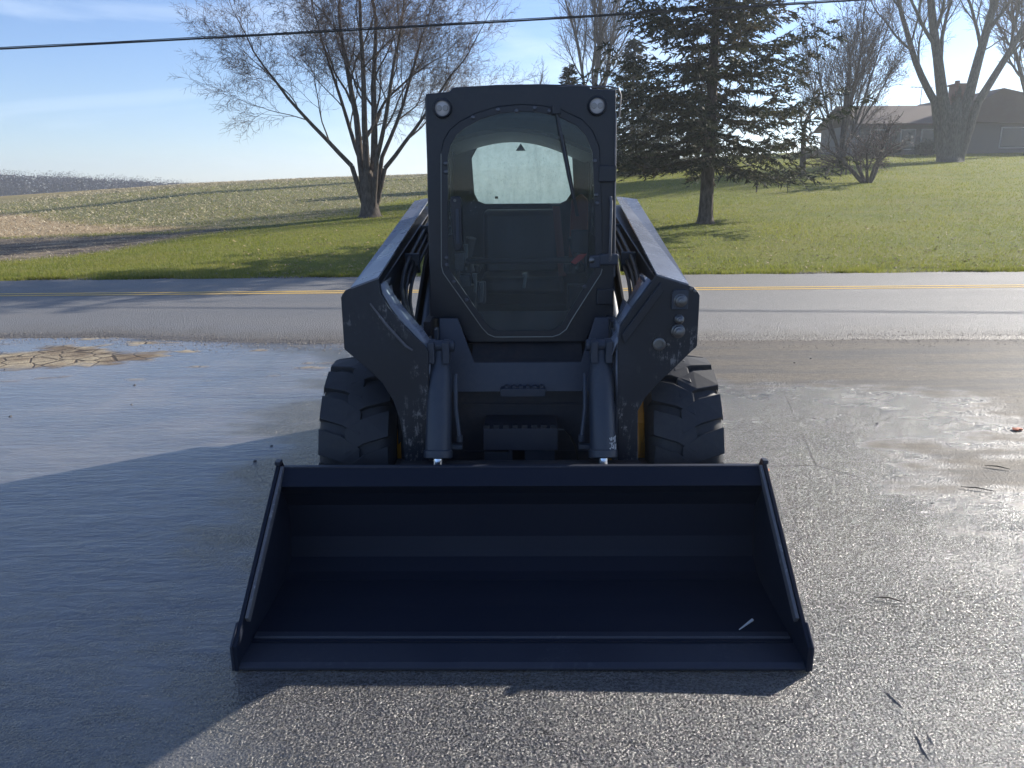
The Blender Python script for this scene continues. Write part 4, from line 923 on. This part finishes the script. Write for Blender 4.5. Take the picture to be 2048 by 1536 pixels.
b = MB(); b.tube([(x, YF-.056, z) for x, z in scale_poly(door, 1.0, 1.0)][13:]+[(-.378, YF-.056, 1.90)], .0024, 6); P_(b, 'door_edge', 'edge', cab, 0, smooth=True)
# side walls, rear wall, roof
for s in (-1, 1):
    xa = -.445 if s < 0 else .455
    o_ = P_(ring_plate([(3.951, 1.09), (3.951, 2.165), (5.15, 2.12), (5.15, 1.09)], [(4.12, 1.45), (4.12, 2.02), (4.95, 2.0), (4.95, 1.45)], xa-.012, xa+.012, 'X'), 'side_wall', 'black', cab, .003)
    b = MB(); b.box(xa-.004, xa+.004, 4.12, 4.95, 1.45, 2.01); P_(b, 'side_window', 'sideglass', cab, 0)
    b = MB()
    for k in range(9): y = 4.16+k*.095; b.box(xa-.008, xa+.008, y, y+.012, 1.45, 2.01)
    for k in range(7): z = 1.5+k*.08; b.box(xa-.007, xa+.007, 4.12, 4.95, z, z+.010)
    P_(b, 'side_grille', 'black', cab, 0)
rw = [(-.30, 1.70), (-.312, 1.92), (-.265, 2.0), (-.2, 2.02), (.23, 2.02), (.29, 2.0), (.335, 1.93), (.348, 1.72), (.30, 1.65), (.26, 1.632), (-.23, 1.632), (-.275, 1.65)]
P_(ring_plate([(-.44, .96), (-.44, 2.12), (.45, 2.12), (.45, .96)], rw, 5.152, 5.175, 'Y'), 'rear_wall', 'interior', cab, .003)
b = MB(); b.prism(scale_poly(rw, 1.02, 1.0, .01, 1.83), 5.178, 5.184, 'Y'); rwn = P_(b, 'rear_window', 'fogged', cab, 0)
b = MB(); b.prism([(-.028, 1.962), (.036, 1.962), (.004, 2.008)], 5.145, 5.150, 'Y'); P_(b, 'sticker', 'sticker', cab, 0)
b = MB(); b.prism([(-.165, 1.665), (-.145, 1.665), (-.145, 1.68), (-.165, 1.68)], 5.145, 5.150, 'Y'); P_(b, 'decal', 'headliner', cab, 0)
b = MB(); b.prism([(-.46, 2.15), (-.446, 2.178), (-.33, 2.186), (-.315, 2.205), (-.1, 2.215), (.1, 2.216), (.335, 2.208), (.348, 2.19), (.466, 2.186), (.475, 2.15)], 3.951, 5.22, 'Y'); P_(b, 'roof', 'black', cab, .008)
b = MB(); b.box(-.44, .45, 3.96, 5.15, .955, .975); P_(b, 'cab_floor', 'interior', cab, 0)
# roof front cap & corner edge
b = MB(); b.tube([(.15, 3.90, 2.20), (.28, 3.895, 2.205), (.36, 3.90, 2.198), (.43, 3.90, 2.20), (.475, 3.90, 2.19), (.486, 3.90, 2.16), (.480, 3.90, 2.06)], .004, 6); P_(b, 'wiring', 'worn', cab, 0, smooth=True)
# headliner arch and visor inside
b = MB(); nA = 14
pts = [(-.40+.81*k/nA, 1.945+.085*math.sin(PI*k/nA)-.06*(k/nA)**2) for k in range(nA+1)]
b.add([(x, y, z) for y in (4.15, 5.12) for x, z in pts]+[(x, 4.15, z+.02) for x, z in pts], [(k, k+1, nA+2+k, nA+1+k) for k in range(nA)]+[(k, k+1, 2*nA+3+k, 2*nA+2+k) for k in range(nA)]); P_(b, 'headliner', 'headliner', cab, 0, solid=.006, smooth=True)
b = MB(); pts2 = [(x, z+.02) for x, z in pts]; top_ = [(x, 2.13) for x, z in pts]
b.add([(x, 4.14, z) for x, z in pts2]+[(x, 3.97, z) for x, z in top_], [(k, k+1, nA+2+k, nA+1+k) for k in range(nA)]); P_(b, 'visor', 'visor', cab, 0, solid=.004, smooth=True)
# seat, armrests, joysticks, monitor
b = MB(); b.box(-.24, .26, 4.55, 5.0, 1.12, 1.22); b.prism([(4.92, 1.20), (4.98, 1.59), (5.05, 1.61), (5.08, 1.20)], -.235, .255, 'X'); P_(b, 'seat', 'seat', cab, .03, smooth=True)
for s in (-1, 1):
    b = MB(); x = .01+s*.30; b.box(x-.06, x+.06, 4.40, 4.95, 1.26, 1.31); P_(b, 'armrest', 'seat', cab, .015)
    b = MB(); b.tube([(x, 4.36, 1.28), (x, 4.33, 1.36), (x-s*.01, 4.32, 1.42), (x-s*.02, 4.31, 1.47)], [.035, .018, .026, .030], 12); P_(b, 'joystick', 'interior', cab, 0, smooth=True)
    b = MB(); b.prism([(4.1, .98), (4.1, 1.12), (4.2, 1.22), (4.3, 1.22), (4.3, .98)], x-.05, x+.05, 'X'); P_(b, 'pod', 'interior', cab, .008)
b = MB(); b.box(-.26, .28, 4.05, 4.12, 1.42, 1.435) ; b.tube([(-.27, 4.08, 1.43), (-.27, 4.3, 1.42)], .015, 8)
b = MB(); b.tube([(-.30, 4.25, 1.33), (-.28, 4.15, 1.36), (-.1, 4.10, 1.36), (.1, 4.10, 1.36), (.28, 4.15, 1.36), (.30, 4.25, 1.33)], .016, 8); P_(b, 'safety_bar', 'interior', cab, 0, smooth=True)
b = MB(); b.box(.27, .36, 4.10, 4.13, 1.40, 1.52); b.tube([(.35, 4.12, 1.30), (.35, 4.12, 1.42)], .01, 6); P_(b, 'display_screen', 'interior', cab, .006)
b = MB(); b.prism([(.262, 1.362), (.30, 1.40), (.345, 1.405), (.33, 1.385), (.285, 1.35)], 4.00, 4.012, 'Y'); P_(b, 'red_release_handle', 'red', cab, .002)
for (x0, x1, z0, z1) in ((-.33, -.27, 1.15, 1.28), (-.24, -.19, 1.12, 1.24), (-.36, -.30, 1.30, 1.40)):
    b = MB(); b.box(x0, x1, 4.2, 4.26, z0, z1); P_(b, 'control_pedal', 'cyl', cab, .008)
b = MB(); b.add([(.20, 4.90, 1.62), (.245, 4.90, 1.62), (.265, 4.45, 1.24), (.22, 4.45, 1.24)], [(0, 1, 2, 3)]); P_(b, 'seat_belt', 'strap', cab, 0, solid=.004)
b = MB(); b.prism([(.285, 1.25), (.30, 1.66), (.36, 1.70), (.40, 1.66), (.40, 1.30)], 4.62, 4.66, 'Y'); P_(b, 'side_trim', 'strap', cab, .01)
for (x, y, z, h) in ((-.25, 4.18, 1.14, .15), (-.215, 4.2, 1.13, .11), (-.30, 4.25, 1.30, .14), (.31, 4.25, 1.30, .15), (.02, 4.10, 1.22, .08)):
    b = MB(); b.tube([(x, y, z), (x+.008, y-.01, z+h*.6), (x+.004, y-.015, z+h)], [.008, .008, .014], 8); P_(b, 'lever', 'lever', cab, 0, smooth=True)
b = MB(); b.box(-.10, .12, 3.99, 4.00, 1.02, 1.028); b.tube([(-.06, 3.99, 1.10), (.0, 3.99, 1.095), (.03, 3.985, 1.08)], .004, 6); P_(b, 'floor_trim', 'lever', cab, 0)
for k in range(5):
    b = MB(); z = 1.27+k*.065; b.tube([(-.19, 4.94+.01*k, z), (.21, 4.94+.01*k, z)], .008, 6); P_(b, 'seat_rib', 'lever' if k == 9 else 'interior', cab, 0)
# handle, wiper, latch, hinges
b = MB(); b.prism([(-.338, 1.685), (-.330, 1.700), (-.292, 1.700), (-.284, 1.685), (-.284, 1.455), (-.298, 1.437), (-.318, 1.437), (-.326, 1.46), (-.334, 1.60)], YF-.085, YF-.056, 'Y'); hd_ = P_(b, 'door_handle', 'black', cab, .006)
b = MB(); b.prism([(-.312, 1.64), (-.296, 1.64), (-.296, 1.47), (-.312, 1.47)], YF-.094, YF-.086, 'Y'); P_(b, 'grip_pad', 'cyl', hd_, .004)
b = MB(); b.lathe([(0, .008), (.006, .006)], (-.314, YF-.085, 1.68), (0, -1, 0), 10); P_(b, 'lock', 'steel', hd_, 0, smooth=True)
b = MB(); b.tube([(.176, YF-.07, 2.09), (.205, YF-.075, 1.95), (.235, YF-.075, 1.80), (.262, YF-.07, 1.68)], [.008, .009, .007, .005], 6); b.box(.158, .196, YF-.09, YF-.054, 2.075, 2.115); wp = P_(b, 'wiper', 'black', cab, .001)
b = MB(); b.prism([(.204, 1.98), (.214, 1.98), (.292, 1.60), (.276, 1.60)], YF-.066, YF-.056, 'Y'); P_(b, 'wiper_blade', 'rubber', wp, 0)
b = MB(); b.box(.345, .40, YF-.075, YF-.054, 1.345, 1.41); b.box(.395, .49, YF-.07, YF-.037, 1.36, 1.415); lt = P_(b, 'door_latch', 'cyl', cab, .008)
b = MB(); b.lathe([(0, .014), (.008, .014), (.012, .008)], (.355, YF-.075, 1.385), (0, -1, 0), 14); P_(b, 'bolt', 'steel', lt, 0, smooth=True)
for z in (1.80, 1.20):
    b = MB(); b.box(.385, .47, YF-.062, YF-.037, z-.04, z+.04); P_(b, 'hinge', 'black', cab, .006)
b = MB(); b.tube([(.445, YF-.06, 1.37), (.447, YF-.075, 1.40), (.448, YF-.075, 1.66), (.446, YF-.05, 1.69)], .007, 8); P_(b, 'grab_rail', 'worn', cab, 0, smooth=True)
b = MB(); b.tube([(.475, YF-.04, 1.30), (.472, YF-.05, 1.45), (.466, YF-.05, 1.75), (.463, YF-.04, 2.08)], .005, 6); P_(b, 'door_strut', 'worn', cab, 0, smooth=True)
bp = None
for (x, z) in ((-.22, 2.065), (-.10, 2.098), (-.012, 2.092), (.075, 2.104), (.145, 2.09), (-.357, 1.855), (-.357, 1.815), (-.366, 1.40), (-.366, 1.365), (-.335, 1.28), (-.272, 1.187), (.365, 1.86), (.325, 1.25), (.375, 1.70), (.38, 1.66)):
    if bp is None:
        b = MB(); b.lathe([(0, .0105), (.006, .0105), (.010, .006)], (0, 0, 0), (0, -1, 0), 12); sv = OFF; OFF = Vector((0, 0, 0)); bp = build(b, 'bolt', M['bolt'], cab, smooth=True); OFF = sv; o = bp
    else: o = inst(bp, cab)
    o.location = (x, YF-.052-LY, z)
# work lamps
for x, z in ((-.366, 2.108), (.372, 2.112)):
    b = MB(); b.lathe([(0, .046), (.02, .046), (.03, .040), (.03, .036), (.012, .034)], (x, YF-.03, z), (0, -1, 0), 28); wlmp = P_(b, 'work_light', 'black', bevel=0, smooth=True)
    b = MB(); b.lathe([(0, .0355), (.004, .0345), (.007, .028), (.009, .012)], (x, YF-.046, z), (0, -1, 0), 28); P_(b, 'lens', 'lens', wlmp, 0, smooth=True)
    for q in (-.0145, .0145):
        b = MB(); b.lathe([(0, .014), (.003, .0125)], (x+q, YF-.0545, z), (0, -1, 0), 14); P_(b, 'reflector', 'lensdark', wlmp, 0, smooth=True)
OFF = Vector((0, 0, 0))
print('conifer tris', nt_)

# ------------------------------------------------------------------ thin morning haze
hm = bpy.data.materials.new('haze_air'); hm.use_nodes = True; t_ = hm.node_tree; t_.nodes.clear()
o_ = t_.nodes.new('ShaderNodeOutputMaterial'); v_ = t_.nodes.new('ShaderNodeVolumePrincipled'); v_.inputs['Color'].default_value = (.86, .92, 1, 1)
v_.inputs['Density'].default_value = .0008; v_.inputs['Anisotropy'].default_value = .55; t_.links.new(v_.outputs[0], o_.inputs['Volume'])
b = MB(); b.box(-720, 720, -320, 1220, -45, 38); hz_ = build(b, 'haze', hm, off=False); hz_['kind'] = 'stuff'; hz_['label'] = 'thin pale blue air haze over the whole scene'; hz_['category'] = 'haze'
S.cycles.volume_bounces = 1
